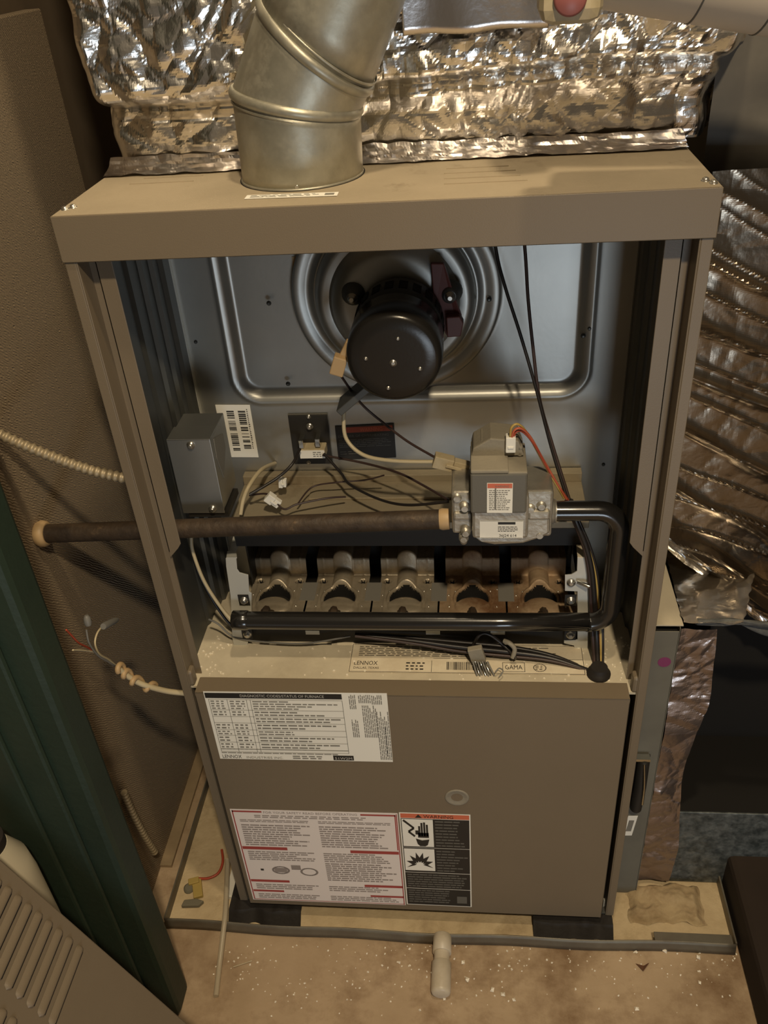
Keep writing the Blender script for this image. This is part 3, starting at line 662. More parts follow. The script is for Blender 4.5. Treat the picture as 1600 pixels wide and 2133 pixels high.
g = G(); S.rect(g, 0, 0, w_, h_, 0); lab = g.build('part_sticker', 'paper', gv, label='white part number sticker')
g = G(); S.flat(g, w_*.42, .0018, w_*.82, .0048, .0004); S.words(g, w_*.42, .007, w_*.92, .014, 4, .0004, .4, .2, .001, .004, .0006); S.text(g, '36J24 614', w_*.45, h_-.002, .0048, .0004, w_*.40)
for x0, y0, x1, y1 in ((.0004, .0004, w_-.0004, .0007), (.0004, h_-.0007, w_-.0004, h_-.0004)): S.flat(g, x0, y0, x1, y1, .0004)
g.build('sticker_text', 'ink', lab)

# ================================================================== JUNCTION BOX
JY = .075
a = at(349, 917, y=JY); b = at(439, 917, y=JY); c = at(383, 1067, y=JY)
jb = thing('junction_box', 'galvanised steel junction box on the left inner side', 'junction box', ((a.x+b.x)/2, JY+.03, c.z))
jx0 = (a.x+c.x)/2-.001; jx1 = jx0 + (b.x-a.x); jx0 = max(jx0, -.2455)
g = G(); g.box(jx0, jx1, JY+.0006, JY+.062, c.z+.001, a.z-.001); g.build('box_body', 'galv', jb, bevel=.001)
g = G(); g.box(jx0-.0008, jx1+.0008, JY-.0008, JY+.0006, c.z-.001, a.z+.001); g.box(jx0-.0008, jx1+.0008, JY-.0008, JY+.028, a.z-.0005, a.z+.0008); g.build('cover_plate', 'galv', jb, bevel=.0005)
g = G(); g.prism([Vector((jx1+.0002, JY+.012, a.z-.006)), Vector((jx1+.0002, JY+.045, a.z-.018)), Vector((jx1+.0002, JY+.045, a.z-.035)), Vector((jx1+.0002, JY+.020, a.z-.060)), Vector((jx1+.0002, JY+.010, a.z-.030))], (.0006, 0, 0)); g.build('side_sticker', 'inkgrey', jb)
screw(jb, Vector(((jx0+jx1)/2+.002, JY-.0008, a.z-.006)), (0, -1, 0), .0035, .003)
screw(jb, Vector((jx1-.012, JY-.0008, c.z+.005)), (0, -1, 0), .0036, .003)
g = G(); g.box(jx0+.004, jx1+.004, JY+.002, JY+.05, c.z-.008, c.z-.001); g.build('box_foot', 'black', jb)
g = G(); g.box(-.2455, jx0+.003, JY+.03, JY+.06, c.z+.02, c.z+.05); g.build('mounting_lug', 'galv', jb)

# ================================================================== LIMIT SWITCH
a = at(602, 865, y=VY-.003); b = at(683, 864, y=VY-.003); c = at(613, 966, y=VY-.003)
ls = thing('limit_switch', 'black limit switch plate with white tag on the steel back panel', 'switch', ((a.x+b.x)/2, VY-.01, c.z))
x0 = (a.x+c.x)/2; x1 = x0 + (b.x-a.x)
g = G(); g.box(x0, x1, VY-.0042, VY-.0012, c.z, a.z); g.build('plate', 'black', ls, bevel=.0004)
g = G(); g.box(x0-.0006, x1+.0006, VY-.0025, VY-.0012, c.z-.0006, a.z+.0008); g.build('plate_edge', 'greyplastic', ls)
g = G(); p = at(651, 955, y=VY-.022); g.box(p.x-.015, p.x+.016, VY-.022, VY-.004, p.z, p.z+.012); g.build('switch_body', 'cream', ls, bevel=.001)
S = Sheet((p.x-.0145, VY-.0224, p.z+.0115), (1, 0, 0), (0, 0, -1)); g = G(); S.rect(g, 0, 0, .030, .011, 0); tg_ = g.build('tag', 'paper', ls)
g = G(); S.words(g, .016, .0015, .028, .0095, 3, .0004, .45, .2, .002, .005, .001); g.build('tag_text', 'inkgrey', tg_)
screw(ls, at(645, 888, y=VY-.005), (0, -1, 0), .0036, .003)
for u, w in ((643, 963), (643, 868)): screw(ls, at(u, w, y=VY-.004), (0, -1, 0), .0022, .002)
for u, w in ((628, 922), (662, 919)):
    p = at(u, w, y=VY-.016); g = G(); g.box(p.x-.003, p.x+.003, VY-.020, VY-.004, p.z-.006, p.z+.005); g.build('terminal', 'chrome', ls, bevel=.0006)

# ================================================================== WIRES
def wire(name, P, r, m, label, cat='wire', group=None, extra=None):
    pts = spline([at(*p[:2], y=p[2]) if len(p) == 3 else Vector(p[3]) for p in P], 8)
    g = G(); g.tube(pts, r, 8); return g.build(name, m, label=label, cat=cat, group=group)
wire('motor_wire', [(722, 832, .12), (716, 870, .115), (722, 915, .11), (758, 948, .10), (820, 960, .09), (905, 962, .085)], .0022, 'white_wire', 'cream wire looping from the inducer motor to the connector')
wire('motor_wire', [(705, 775, .10), (752, 840, .13), (800, 882, .13), (850, 920, .11), (905, 952, .088)], .0014, 'brown_wire', 'thin dark wire slanting from the inducer motor to the connector')
wire('sensor_wire', [(0, 0, 0, (.088, .16, 1.0)), (1032, 512, .15), (1050, 590, .14), (1085, 700, .13), (1117, 810, .12), (1148, 930, .10), (1180, 1035, .075)], .0017, 'black_wire', 'left of two long dark wires hanging from the fascia')
wire('sensor_wire', [(0, 0, 0, (.118, .16, 1.0)), (1093, 512, .15), (1100, 620, .14), (1110, 720, .13), (1124, 830, .12), (1152, 930, .10), (1186, 1040, .075)], .0017, 'brown_wire', 'right of two long dark wires hanging from the fascia')
wire('valve_wire', [(1063, 908, .036), (1066, 890, .034), (1080, 884, .036), (1100, 905, .045), (1130, 960, .06), (1175, 1038, .07)], .0012, 'yellow_wire', 'yellow wire arching from the plug of the gas valve')
wire('valve_wire', [(1066, 912, .036), (1072, 896, .034), (1086, 893, .036), (1106, 912, .045), (1136, 965, .06), (1180, 1040, .07)], .0012, 'orange_wire', 'orange wire arching from the plug of the gas valve')
wire('valve_wire', [(1069, 912, .038), (1076, 899, .037), (1090, 900, .040), (1112, 925, .048), (1143, 980, .062), (1184, 1042, .072)], .0011, 'red_wire', 'red wire under the orange wire at the gas valve')
wire('limit_wire', [(625, 935, .17), (610, 965, .15), (585, 990, .14), (555, 1010, .13), (520, 1030, .12)], .0018, 'black_wire', 'black wire curving down left from the limit switch')
wire('limit_wire', [(675, 945, .17), (710, 985, .15), (730, 1010, .13), (790, 1040, .10), (850, 1052, .08), (935, 1045, .07)], .0016, 'black_wire', 'black wire sagging from the limit switch to the valve')
wire('limit_wire', [(672, 948, .175), (760, 965, .16), (830, 985, .13), (880, 1010, .11), (935, 1042, .08)], .0014, 'brown_wire', 'upper dark wire from the limit switch to the valve')
wire('ground_wire', [(573, 965, .198), (545, 978, .15), (520, 1010, .12), (507, 1040, .11), (501, 1072, .10)], .0024, 'white_wire', 'cream wire arching behind the gas pipe by the junction box')
wire('igniter_wire', [(520, 1032, .13), (560, 1030, .12), (590, 1060, .105), (620, 1050, .11), (680, 1038, .12), (720, 1035, .13)], .0012, 'brown_wire', 'brown wire with loop on the tan ledge')
wire('igniter_wire', [(800, 990, .14), (760, 1000, .15), (700, 1005, .15), (650, 1015, .15), (620, 1050, .12)], .0010, 'brown_wire', 'thin brown wire crossing above the tan ledge')
wire('burner_wire', [(398, 1118, .085), (402, 1150, .08), (425, 1210, .075), (460, 1265, .07), (490, 1300, .068)], .0022, 'white_wire', 'cream wire running down left of the burners')
wire('burner_wire', [(398, 1140, .10), (412, 1190, .09), (440, 1245, .085), (470, 1290, .08), (492, 1312, .078)], .0018, 'black_wire', 'black wire behind the cream wire left of the burners')
wire('burner_wire', [(435, 1290, .075), (455, 1300, .072), (490, 1328, .070), (560, 1338, .066), (640, 1340, .064), (730, 1325, .066)], .0012, 'grey_wire', 'thin grey wire sagging below the manifold', 'wire')
# bundle across the deck
for k, (dy, dw, m_, r_, lb) in enumerate(((0, 0, 'black_wire', .0032, 'thick black cable lying over the data plate'), (.006, -10, 'black_wire', .0026, 'second black cable behind the thick one on the deck'), (-.004, 9, 'brown_wire', .0018, 'thin dark cable in front of the thick deck cable'), (.010, -4, 'grey_wire', .0014, 'thin grey cable rearmost in the deck bundle'))):
    wire('deck_cable', [(740, 1322+dw*.3, .062+dy), (860, 1335+dw*.6, .058+dy), (960, 1348+dw, .054+dy), (1060, 1358+dw, .05+dy), (1150, 1372+dw*.6, .045+dy), (1238, 1402, .034+dy*.3)], r_, m_, lb, 'cable')
wire('deck_cable', [(985, 1345, .054), (1000, 1322, .056), (1020, 1322, .056), (1050, 1345, .054), (1075, 1372, .040)], .002, 'black_wire', 'short black cable arching over the deck bundle', 'cable')
# vertical harness on the right
for k, (du, m_, r_, lb) in enumerate(((0, 'black_wire', .0034, 'black cable of the right vertical harness'), (8, 'yellow_wire', .0013, 'yellow wire of the right vertical harness'), (4, 'red_wire', .0013, 'red wire of the right vertical harness'), (-8, 'brown_wire', .0022, 'leftmost dark wire of the right vertical harness'), (13, 'black_wire', .0016, 'outer black wire of the right vertical harness'), (11, 'white_wire', .0009, 'pale wire beside the yellow harness wire'))):
    wire('harness_wire', [(1184+du*.5, 1040, .075), (1200+du*.5, 1085, .066), (1220+du*.6, 1135, .066), (1233+du*.8, 1190, .066), (1239+du, 1260, .066), (1243+du, 1330, .060), (1246+du*.7, 1406, .036)], r_, m_, lb)
g = G(); T = Matrix.Translation(at(1247, 1404, z=.461)); g.lathe(T.translation - Vector((0, 0, .0005)), (0, 0, 1), [(0, .0135), (.003, .0135), (.005, .011), (.012, .0095)], 20)
g.build('cable_grommet', 'rubber', label='black rubber grommet where the harness enters the deck', cat='grommet')
# connectors
def conn(name, u, w, y, sx_, sy_, sz_, ry, m_, lb, cat='connector', rx=0):
    T = Matrix.Translation(at(u, w, y=y)) @ Matrix.Rotation(ry, 4, 'Y') @ Matrix.Rotation(rx, 4, 'X')
    t = thing(name, lb, cat, at(u, w, y=y)); g = G(); g.box(-sx_, sx_*.1, -sy_, sy_, -sz_, sz_, T); g.build('plug_half', m_, t, bevel=.0008)
    g = G(); g.box(sx_*.12, sx_, -sy_*.8, sy_*.8, -sz_*.8, sz_*.85, T); g.box(-sx_*.3, sx_*.6, -sy_*1.3, -sy_, -sz_*.25, sz_*.25, T); g.build('socket_half', m_, t, bevel=.0006)
conn('wire_connector', 940, 966, .080, .019, .006, .0072, .30, 'cream', 'cream two-part wire connector left of the gas valve')
conn('wire_connector', 569, 1042, .112, .009, .004, .006, .75, 'paper', 'small white plug lying on the tan ledge')
conn('wire_connector', 589, 1005, .15, .0045, .004, .006, .1, 'paper', 'small white clip standing behind the white plug')
# grey connector with foil tail on the deck
g = G(); T = Matrix.Translation(at(992, 1362, y=.042)) @ Matrix.Rotation(-.25, 4, 'Y'); t = thing('grey_connector', 'grey wire connector with frayed tail lying over the data plate', 'connector', at(992, 1395, y=.03))
g.box(-.008, .009, -.004, .004, -.012, .010, T); g.build('housing', 'dustgrey', t, bevel=.001)
for k in range(7):
    a0 = at(985+k*5, 1378, y=.036); b0 = at(994+k*6, 1408 + (k % 3)*2, y=.022); g = G(); g.tube([a0, (a0+b0)/2 + Vector((0, -.001, .001)), b0], .0011, 5); g.build('strand', 'chrome' if k % 2 else 'grey_wire', t)
g = G(); g.tube(spline([at(1050, 1335, y=.05), at(1062, 1340, y=.046), at(1072, 1352, y=.044), at(1068, 1370, y=.042)], 6), .0028, 8)
g.build('cable_tie', 'dustgrey', label='grey clip hanging from the deck cable bundle', cat='clip')
g = G(); g.tube(spline([at(1032, 1400, y=.02), at(1040, 1392, y=.024), at(1048, 1398, y=.02), at(1040, 1410, y=.014)], 6), .0008, 6)
g.build('loose_thread', 'grey_wire', label='small bluish grey thread on the data plate', cat='thread')

# ================================================================== FLUE PIPE
fl = thing('flue_pipe', 'galvanised flue elbow rising from the top of the furnace', 'flue pipe', (-.071, .097, HT))
FC = at(630, 376, z=HT); RF = .0535
FC = Vector(((at(504, 380, y=.09).x + at(754, 362, y=.09).x)/2, .098, HT-.004))
def ringset(c, ax_, n_, r, seg=64):     # circle about axis ax_ cut by plane (c, n_)
    ax_ = Vector(ax_).normalized(); n_ = Vector(n_).normalized(); u_ = Vector((0, 1, 0)).cross(ax_).normalized(); v_ = ax_.cross(u_)
    out = []
    for k in range(seg):
        a = 2*math.pi*k/seg; q = (u_*math.cos(a) + v_*math.sin(a))*r
        out.append(c + q - ax_*(q.dot(n_)/ax_.dot(n_)))
    return out
C1 = at(614, 214, y=.098-.050); C1 = Vector((FC.x+.002, .098, 1.0665))
n1 = Vector((.21, 0, .975)); a1 = Vector((0, 0, 1))
C2 = C1 + Vector((.022, 0, .041)); n2 = Vector((.66, -.08, .75)).normalized()
a3 = Vector((.46, .0, .89)).normalized(); a2 = (C2-C1).normalized()
C3 = C2 + a3*.16
def loft(A_, B_, n_=6): return [[a.lerp(b, k/n_) for a, b in zip(A_, B_)] for k in range(n_+1)]
r0 = ringset(FC, a1, a1, RF); r1 = ringset(C1, a1, n1, RF); r1b = ringset(C1, a2, n1, RF); r2 = ringset(C2, a3, n2, RF); r3 = ringset(C3, a3, a3, RF)
g = G(); g.rings(loft(r0, r1), False); g.build('lower_gore', 'galv_flue', fl, solid=.0008)
g = G(); g.rings(loft(r1, r2, 10), False); g.build('middle_gore', 'galv_flue', fl, solid=.0008)
g = G(); g.rings(loft(r2, r3), False); g.build('upper_gore', 'galv_flue', fl, solid=.0008)
def bead(R_, n_, r=.0022):
    P = [Vector(p) for p in R_]; c = sum(P, Vector())/len(P); rings = []
    for p in P + [P[0]]:
        o_ = (p-c).normalized(); rings.append([p + o_*(r*math.cos(a)) + n_*(r*1.5*math.sin(a)) for a in (2*math.pi*k/8 for k in range(8))])
    g = G(); g.rings(rings, False); g.build('bead', 'galv_flue', fl)
bead(r1, n1, .0031); bead(r2, n2, .0031); bead([p - n1*.007 for p in r1], n1, .0007); bead([p + n2*.008 for p in r2], n2, .0008); bead(ringset(FC+Vector((0, 0, .0045)), a1, a1, RF+.0005), a1, .001)
p = at(619, 389, y=.046); screw(fl, p + Vector((0, .004, 0)), (0, -1, 0), .003, .004)
# dark cut hole in the top plate around the flue
g = G(); n_ = 48
vs = [Vector((FC.x+math.cos(2*math.pi*k/n_)*q, FC.y+math.sin(2*math.pi*k/n_)*q, HT+.0003)) for q in (RF-.004, RF+.0025) for k in range(n_)]
g.add(vs, [(k, (k+1) % n_, n_+(k+1) % n_, n_+k) for k in range(n_)]); g.build('flue_opening', 'void', fur)

# ================================================================== FOIL PLENUM
pl = thing('foil_plenum', 'plenum above the furnace wrapped in crumpled shiny foil', 'ductwork', (0, .4, HT))
def plen(u, v):
    x = -.279 + .582*u; z = HT + .002 + .42*v*1.0
    h = z-HT
    bulge = sst(.035, .075, h)*.030 + .004*math.sin(min(1, h/.05)*math.pi)
    crease = .016*math.exp(-((h-(.060+.010*math.sin(x*9)))/.006)**2)
    wid = 1 + .05*sst(.04, .11, h)*(1 if x > 0 else .35)
    edge = min(u, 1-u); rnd = .05*(1-sst(0, .05, edge))**2
    c = crumple(x, .15, z)*(.6 + .65*sst(.02, .08, h))*(.9 + .9*sst(-.02, .12, x))
    y = .162 - bulge + crease + rnd - c
    return Vector((x*wid + (.004*noise.noise(Vector((0, z*40, 3)))), y, z))
g = G(); g.grid(plen, 300, 210)
for sx, uu in ((-1, 0), (1, 1)):
    def side(u, v, uu=uu, sx=sx):
        p = plen(uu, v); p.y += u*.45; p.x += sx*crumple(p.x, p.y, p.z)*.8*min(1, u*8); return p
    g.grid(side, 90, 100)
g.build('foil_wrap', 'foil', pl)
a = at(838, 78, y=.10); b = at(1145, 60, y=.10)
def tape(u, v):
    x = a.x + (b.x-a.x)*u; z = a.z + .25*v
    return Vector((x, .108 + .0012*math.sin(u*9)*(1-v) - .0025*noise.noise(Vector((x*22, 0, z*22))) - .004*sst(0, .15, v)*0, z + .0008*math.sin(u*11)*(1-v)))
g = G(); g.grid(tape, 70, 40, True); g.build('smooth_foil_panel', 'foil_tape', pl, solid=.001)
g = G()
def lip(u, v):
    x = -.268 + .535*u; return Vector((x, .155 - .030*v - crumple(x, v, 3)*.5, HT+.0015 + .010*(1-v)**2 + .003*abs(noise.noise(Vector((x*40, v*3, 0))))))
g.grid(lip, 200, 8); g.build('foil_lip', 'foil_tape', pl)

# ================================================================== RIGHT: RETURN DUCT
rd = thing('return_duct', 'foil bubble wrapped duct hanging right of the furnace', 'ductwork', (.5, .3, .45))
def cur(u, v):
    x = .283 + .50*u; zb_ = .575 - .95*min(x-.30, .20) ; zb_ = max(zb_, .40)
    z = zb_ + (.985 + .012*noise.noise(Vector((x*14, 0, 8))) - zb_)*v
    dd = x-.283
    ph = (z + .62*x + .012*noise.noise(Vector((x*7, 0, z*9))))
    f = abs(math.sin(ph*52 + 2.2*noise.noise(Vector((x*3, 3, z*6)))))
    f2 = abs(math.sin((z + .50*x + .02*noise.noise(Vector((x*6, 9, z*7))))*83))
    am = .35 + .65*abs(noise.noise(Vector((x*5, 1, z*8))))*1.6
    fold = ((1-f)**4*.013 + (1-f2)**6*.005)*am*(.25 + .75*(1-sst(.82, .95, z)))
    y = .125 + .10*dd - fold - crumple(x, 1.3, z)*.22 - .018*(1-sst(.0, .10, v)) + .06*(1-sst(0, .016, u))
    y += .02*max(0, (.035-v)/.035)
    return Vector((x, y, z))
g = G(); g.grid(cur, 190, 250)
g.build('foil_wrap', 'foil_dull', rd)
def curback(u, v):
    p = cur(u, 0); p.y += .20*v; p.z += .012*math.sin(v*3) - .004*noise.noise(Vector((p.x*30, v*12, 0))); return p
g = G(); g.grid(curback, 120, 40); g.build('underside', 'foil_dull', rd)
def curlip(u, v):
    p = cur(u, 0); return p + Vector((.002, -.004*math.sin(v*math.pi) + .004, -.028*v*(.5+.5*u) + .003*noise.noise(Vector((p.x*50, v*6, 2)))))
g = G(); g.grid(curlip, 120, 14); g.build('lower_fold', 'foil', rd)
g = G(); g.grid(lambda u, v: Vector((.292+.6*u, .168 + .008*noise.noise(Vector((u*9, 0, v*12))), .96+.55*v)), 60, 50, True); g.build('grey_upper_wrap', 'greywrap', rd)
g = G(); g.box(.40, .95, .23, .8, .50, 1.5); g.build('duct_core', 'galv_dark', rd)

# filter rack / return box
fr = thing('filter_rack', 'galvanised filter rack door beside the furnace with a handle', 'filter rack', (.30, .3, .004))
FY = .045; zt = .5185
x1f = at(1424, 1296, y=FY).x; x1f = .306
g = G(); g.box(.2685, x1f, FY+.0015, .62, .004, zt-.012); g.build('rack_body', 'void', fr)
g = G(); g.box(.2685, x1f-.001, FY, FY+.0015, .004, zt-.008); g.box(x1f-.001, x1f, FY-.001, FY+.012, .004, zt-.002); g.build('rack_door', 'rackgrey', fr, bevel=.0004)
g = G(); g.box(.2685, .309, FY+.002, .62, zt-.0015, zt); g.build('rack_top', 'galv_dust', fr)
# purple dot
c = at(1384, 1379, y=FY); g = G(); g.lathe(c + Vector((0, -.0001, 0)), (0, -1, 0), [(0, .0075), (.0003, .0075)], 24); g.build('purple_dot', 'purple', fr)
# handle: black grip with bright wire bail
a = at(1334, 1575, y=FY-.004); b = at(1330, 1685, y=FY-.004)
g = G(); g.box(a.x-.008, a.x+.013, FY-.002, FY, b.z, a.z); g.tube([Vector((a.x+.0035, FY-.006, b.z+.004)), Vector((a.x+.0045, FY-.008, (a.z+b.z)/2)), Vector((a.x+.0045, FY-.006, a.z-.002))], .0075, 16); h_ = g.build('latch_grip', 'black', fr, bevel=.0008)
g = G(); g.box(a.x-.008, a.x+.011, FY-.012, FY-.003, a.z-.001, a.z+.003); g.tube(spline([Vector((a.x+.004, FY-.013, a.z-.004)), Vector((a.x+.007, FY-.017, (a.z+b.z)/2+.012)), Vector((a.x+.009, FY-.013, b.z+.022))], 8), .0018, 10); g.build('latch_bail', 'chrome', h_)
P = [at(1309, 1699, y=FY-.0004), at(1329, 1699, y=FY-.0004), at(1316, 1740, y=FY-.0004), at(1296, 1740, y=FY-.0004)]
g = G(); g.prism(P[::-1], (0, -.0003, 0)); lab = g.build('rack_sticker', 'paper', fr)
g = G(); Pc = [p + (sum(P, Vector())/4 - p)*.45 for p in P]; g.prism([q + Vector((0, -.0004, 0)) for q in Pc][::-1], (0, -.0001, 0)); g.build('sticker_text', 'inkgrey', lab)
# return box with foil strip
rb = thing('return_box', 'return air box right of the filter rack edged with brown foil tape', 'ductwork', (.40, .3, .004))
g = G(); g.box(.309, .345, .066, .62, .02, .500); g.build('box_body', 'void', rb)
def strp(u, v):
    z = .016 + .488*v; x = .3105 + (.040 + .006*math.sin(z*19) + .007*noise.noise(Vector((0, 0, z*12))))*u - .004*(1-v)*0
    return Vector((x, .060 - crumple(x, 2.2, z)*.55 + .012*u*u*(0) , z))
g = G(); g.grid(strp, 22, 190); g.build('foil_tape_strip', 'foil_strip', rb)
fb0 = Vector((.3085, .047, .523)); fb1 = at(1391, 1150, z=.523); fr0 = at(1548, 1292, z=.523)
def btop(u, v):
    x = fb0.x + (fb1.x-fb0.x)*v; x += (fr0.x + .10*v - x)*u
    return Vector((x + .002*noise.noise(Vector((v*30, 0, u*4))), fb0.y + .003*noise.noise(Vector((x*60, 1, 1))) + .26*v, .523 - crumple(x, v*.26, 7)*.35))
g = G(); g.grid(btop, 90, 90); g.build('foil_top', 'foil', rb)
def bfr(u, v):
    x = .325 + .30*u; return Vector((x, .050 + .01*noise.noise(Vector((x*20, v*3, 0))) + .01*v, .521 - (.010 + .030*sst(.12, .4, u))*v + .004*noise.noise(Vector((x*26, 5, 0)))*v))
g = G(); g.grid(bfr, 90, 10, True); g.build('insulation_edge', 'fibre', rb, solid=.004)
g = G(); g.box(.36, 1.25, .20, .62, .15, .50); g.build('shade_block', 'void', rb)  # added black block so the space behind the boot reads as deep shade
# low spangled boot
ga = at(1415, 1690, y=.066); 
g = G(); fb = thing('floor_boot', 'dark spangled sheet metal boot on the floor behind the foil strip', 'ductwork', (.425, .3, .004)); g.box(.351, .520, .066, .5, .004, ga.z-.002); g.build('boot_body', 'galv_spangle', fb, bevel=.001)
g = G(); g.box(.352, .519, .068, .5, ga.z-.0015, ga.z-.0005); g.build('boot_shade_plate', 'void', fb)  # black plate over the closed boot, colour standing in for deep shade
g = G()
def slab(u, v):
    x = .292 + .105*u; y = .000 + .060*v; e = min(u, 1-u, v, 1-v)
    return Vector((x + .010*noise.noise(Vector((y*40, 0, 1))), y + .009*noise.noise(Vector((x*40, 3, 1))), .004 + .009*sst(0, .12, e) + .0045*noise.noise(Vector((x*45, y*45, 0))) + .002*noise.noise(Vector((x*150, y*150, 4)))))
g.grid(slab, 60, 40, True); g.build('mortar_patch', 'mortar', label='crumbly tan mortar patch in the pan at its right end', cat='mortar')
g = G(); cpt = at(1545, 2010, z=0); g.box(cpt.x, cpt.x+.35, cpt.y-.35, cpt.y+.14, 0, .07); g.build('dark_plinth', 'darkwood', label='dark brown block on the floor at far right', cat='block', bevel=.008)

# ================================================================== WHITE PIPE TOP RIGHT
pp = thing('white_vent_pipe', 'white plastic pipe crossing the top right corner', 'pipe', (.3, -.02, 1.11))
a = at(1262, 22, y=-.02); b = at(1600, 78, y=-.02); RP = .040; dirp = (b-a).normalized()
A0 = a + Vector((0, 0, RP*1.02)); B0 = b + Vector((0, 0, RP*1.02)) + dirp*.25
g = G(); g.tube([A0 - dirp*.02, A0, (A0+B0)/2, B0], RP, 48); g.build('pipe', 'pvc_pipe', pp)
for u in (1452, 1592):
    q = at(u, 50, y=-.02); t_ = (q.x-A0.x)/(B0.x-A0.x); c = A0.lerp(B0, t_)
    g = G(); g.tube([c - dirp*.0005, c + dirp*.0005], RP+.0006, 48); g.build('seam', 'inkdim', pp)
c = at(1192, -14, y=-.055)
g = G(); g.box(c.x-.020, c.x+.021, -.055, -.015, c.z-.018, c.z+.03); e_ = g.build('end_fitting', 'cream', pp, bevel=.009)
g = G(); g.lathe(at(1188, -4, y=-.056), (0, -1, 0), [(-.002, .0105), (.0015, .0105), (.003, .009), (.003, .0001)], 32); g.build('red_button', 'pinkdisc', e_, label='faded red round button')

# ================================================================== PVC DRAIN STUB
dr = thing('drain_stub', 'short capped white PVC drain stub poking from the pan rim', 'drain pipe', (.07, -.1, 0))
p0 = at(921, 1950, z=.0135); p1 = at(919, 2075, z=.0135)
dd = Vector((0, -1, 0)); zc = .0135; x_ = (p0.x+p1.x)/2; L = p0.y-p1.y
g = G(); g.lathe((x_, PY0-.003, zc), dd, [(0, .0118), (.001, .0128), (L*.30, .0128), (L*.305, .0122)], 40); g.build('coupling', 'pvc', dr)
g = G(); g.lathe((x_, PY0-.003-L*.28, zc), dd, [(0, .0106), (L*.25, .0106)], 40); g.build('nipple', 'pvc', dr)
g = G(); g.lathe((x_, PY0-.003-L*.46, zc), dd, [(0, .0120), (.0015, .0132), (L*.47, .0132), (L*.51, .0120), (L*.53, .009), (L*.535, .0001)], 40); g.build('end_cap', 'pvc', dr)

# ================================================================== FEET / SHIMS
for (u0, u1, w0, w1, lb) in ((472, 624, 1890, 1926, 'black rubber pad under the left front corner of the furnace'), (1112, 1278, 1912, 1946, 'torn black rubber pad under the right front corner of the furnace')):
    a = at(u0, w1, z=.012); b = at(u1, w1, z=.012); g = G()
    def f(u, v, a=a, b=b): 
        x = a.x + (b.x-a.x)*u; y = max(a.y, PY0+.006) + .11*v; return Vector((x, y + .010*noise.noise(Vector((x*35, 0, 0)))*(1-v), .0035 + (.0150 + .004*noise.noise(Vector((x*55, 2, 0))))*(1 if 0 < v else 0)))
    g.grid(f, 60, 8)
    g.build('rubber_pad', 'rubber', label=lb, cat='pad', solid=.003)
g = G(); p = at(1258, 1900, z=.01); g.box(p.x-.002, p.x+.012, p.y+.0, p.y+.004, .0035, .038); g.build('paper_shim', 'paper', label='white paper shim upright at the right front furnace foot', cat='shim')
p = at(492, 1870, z=.012); g = G(); g.box(p.x-.018, p.x+.02, p.y+.002, p.y+.05, .0035, .0105); g.build('paper_shim', 'paper', label='pale shim board beside the left rubber pad', cat='shim')

# ================================================================== LEFT FOREGROUND
gpost = thing('green_post', 'dark green painted post standing in the left foreground', 'post', (-.4, -.14, 0))
PB = at(395, 2050, z=0)
g = G(); g.box(-.75, PB.x, PB.y-.045, PB.y, 0, 1.5); g.build('post_body', 'green', gpost, bevel=.008)
g = G(); g.box(-.75, PB.x-.030, PB.y-.052, PB.y-.044, 0, 1.5); g.build('face_board', 'green', gpost, bevel=.004)
g = G(); g.box(-.75, PB.x-.062, PB.y-.058, PB.y-.051, 0, 1.5); g.build('face_board', 'green', gpost, bevel=.003)

# louvred door leaning in the corner
LY = -.250
E0 = at(0, 1790, y=LY); E1 = at(390, 2133, y=LY); dv = (E1-E0).normalized()   # down the slope along the far edge
nrm = Vector((0, -1, 0)).cross(dv).normalized()
if nrm.z < 0: nrm = -nrm
ld = thing('louvered_door', 'removed taupe furnace door with louvers leaning at bottom left', 'access panel', (E1.x, LY-.25, 0))
tfoot = E1.z/(-dv.z); Fb = E1 + dv*(tfoot-.004); Ft = E0 - dv*.14
W_ = .50
T4 = [Ft, Fb, Fb + Vector((0, -W_, 0)), Ft + Vector((0, -W_, 0))]
g = G(); g.prism(T4, -nrm*.0015)
g.prism([Ft, Fb, Fb - nrm*.018, Ft - nrm*.018], Vector((0, -.0015, 0)))
g.prism([Fb, Fb + Vector((0, -W_, 0)), Fb + Vector((0, -W_, 0)) - nrm*.0, Fb - nrm*.0015], dv*-.0015)
g.build('door_sheet', 'taupe', ld, bevel=.0006)
def louver(pt, pe):
    A_ = on_plane(*pt, E0, nrm); Ln = abs((on_plane(*pe, E0, nrm)-A_).y)
    n_ = 10; m_ = 8; hw = .0050
    def f(u, v):
        s = (u-.5)*2; t = v*Ln; e = min(t, Ln-t); k = math.sqrt(max(0, min(1, e/hw)*(2-min(1, e/hw)))) if e < hw else 1
        prof = (1-(abs(s)**2.2)) * k
        skew = .0028*prof*(1 + .5*s)
        return A_ + Vector((0, -t, 0)) + dv*(s*hw*max(k, .12)) + nrm*(skew + .0002)
    g = G(); g.grid(f, n_, 40, True); g.build('louver', 'taupe', ld)
    g = G(); e0 = A_ + dv*(hw*.95) + nrm*.0003
    g.add([e0 + Vector((0, -.004, 0)), e0 + dv*.0013 + Vector((0, -.004, 0)), e0 + dv*.0013 + Vector((0, -Ln+.004, 0)), e0 + Vector((0, -Ln+.004, 0))], [(0, 1, 2, 3)]); return g
sl = G()
for k in range(10):
    top_ = (168-21.2*k, 1969-17.5*k); bot_ = (top_[0]-66, top_[1]+166)
    q = louver(top_, bot_); sl.add(q.v, q.f)
for k in range(4):
    top_ = (30-21.2*k, 2118-17.5*k); q = louver(top_, (top_[0]-66, top_[1]+166)); sl.add(q.v, q.f)
sl.build('slot_openings', 'void', ld)
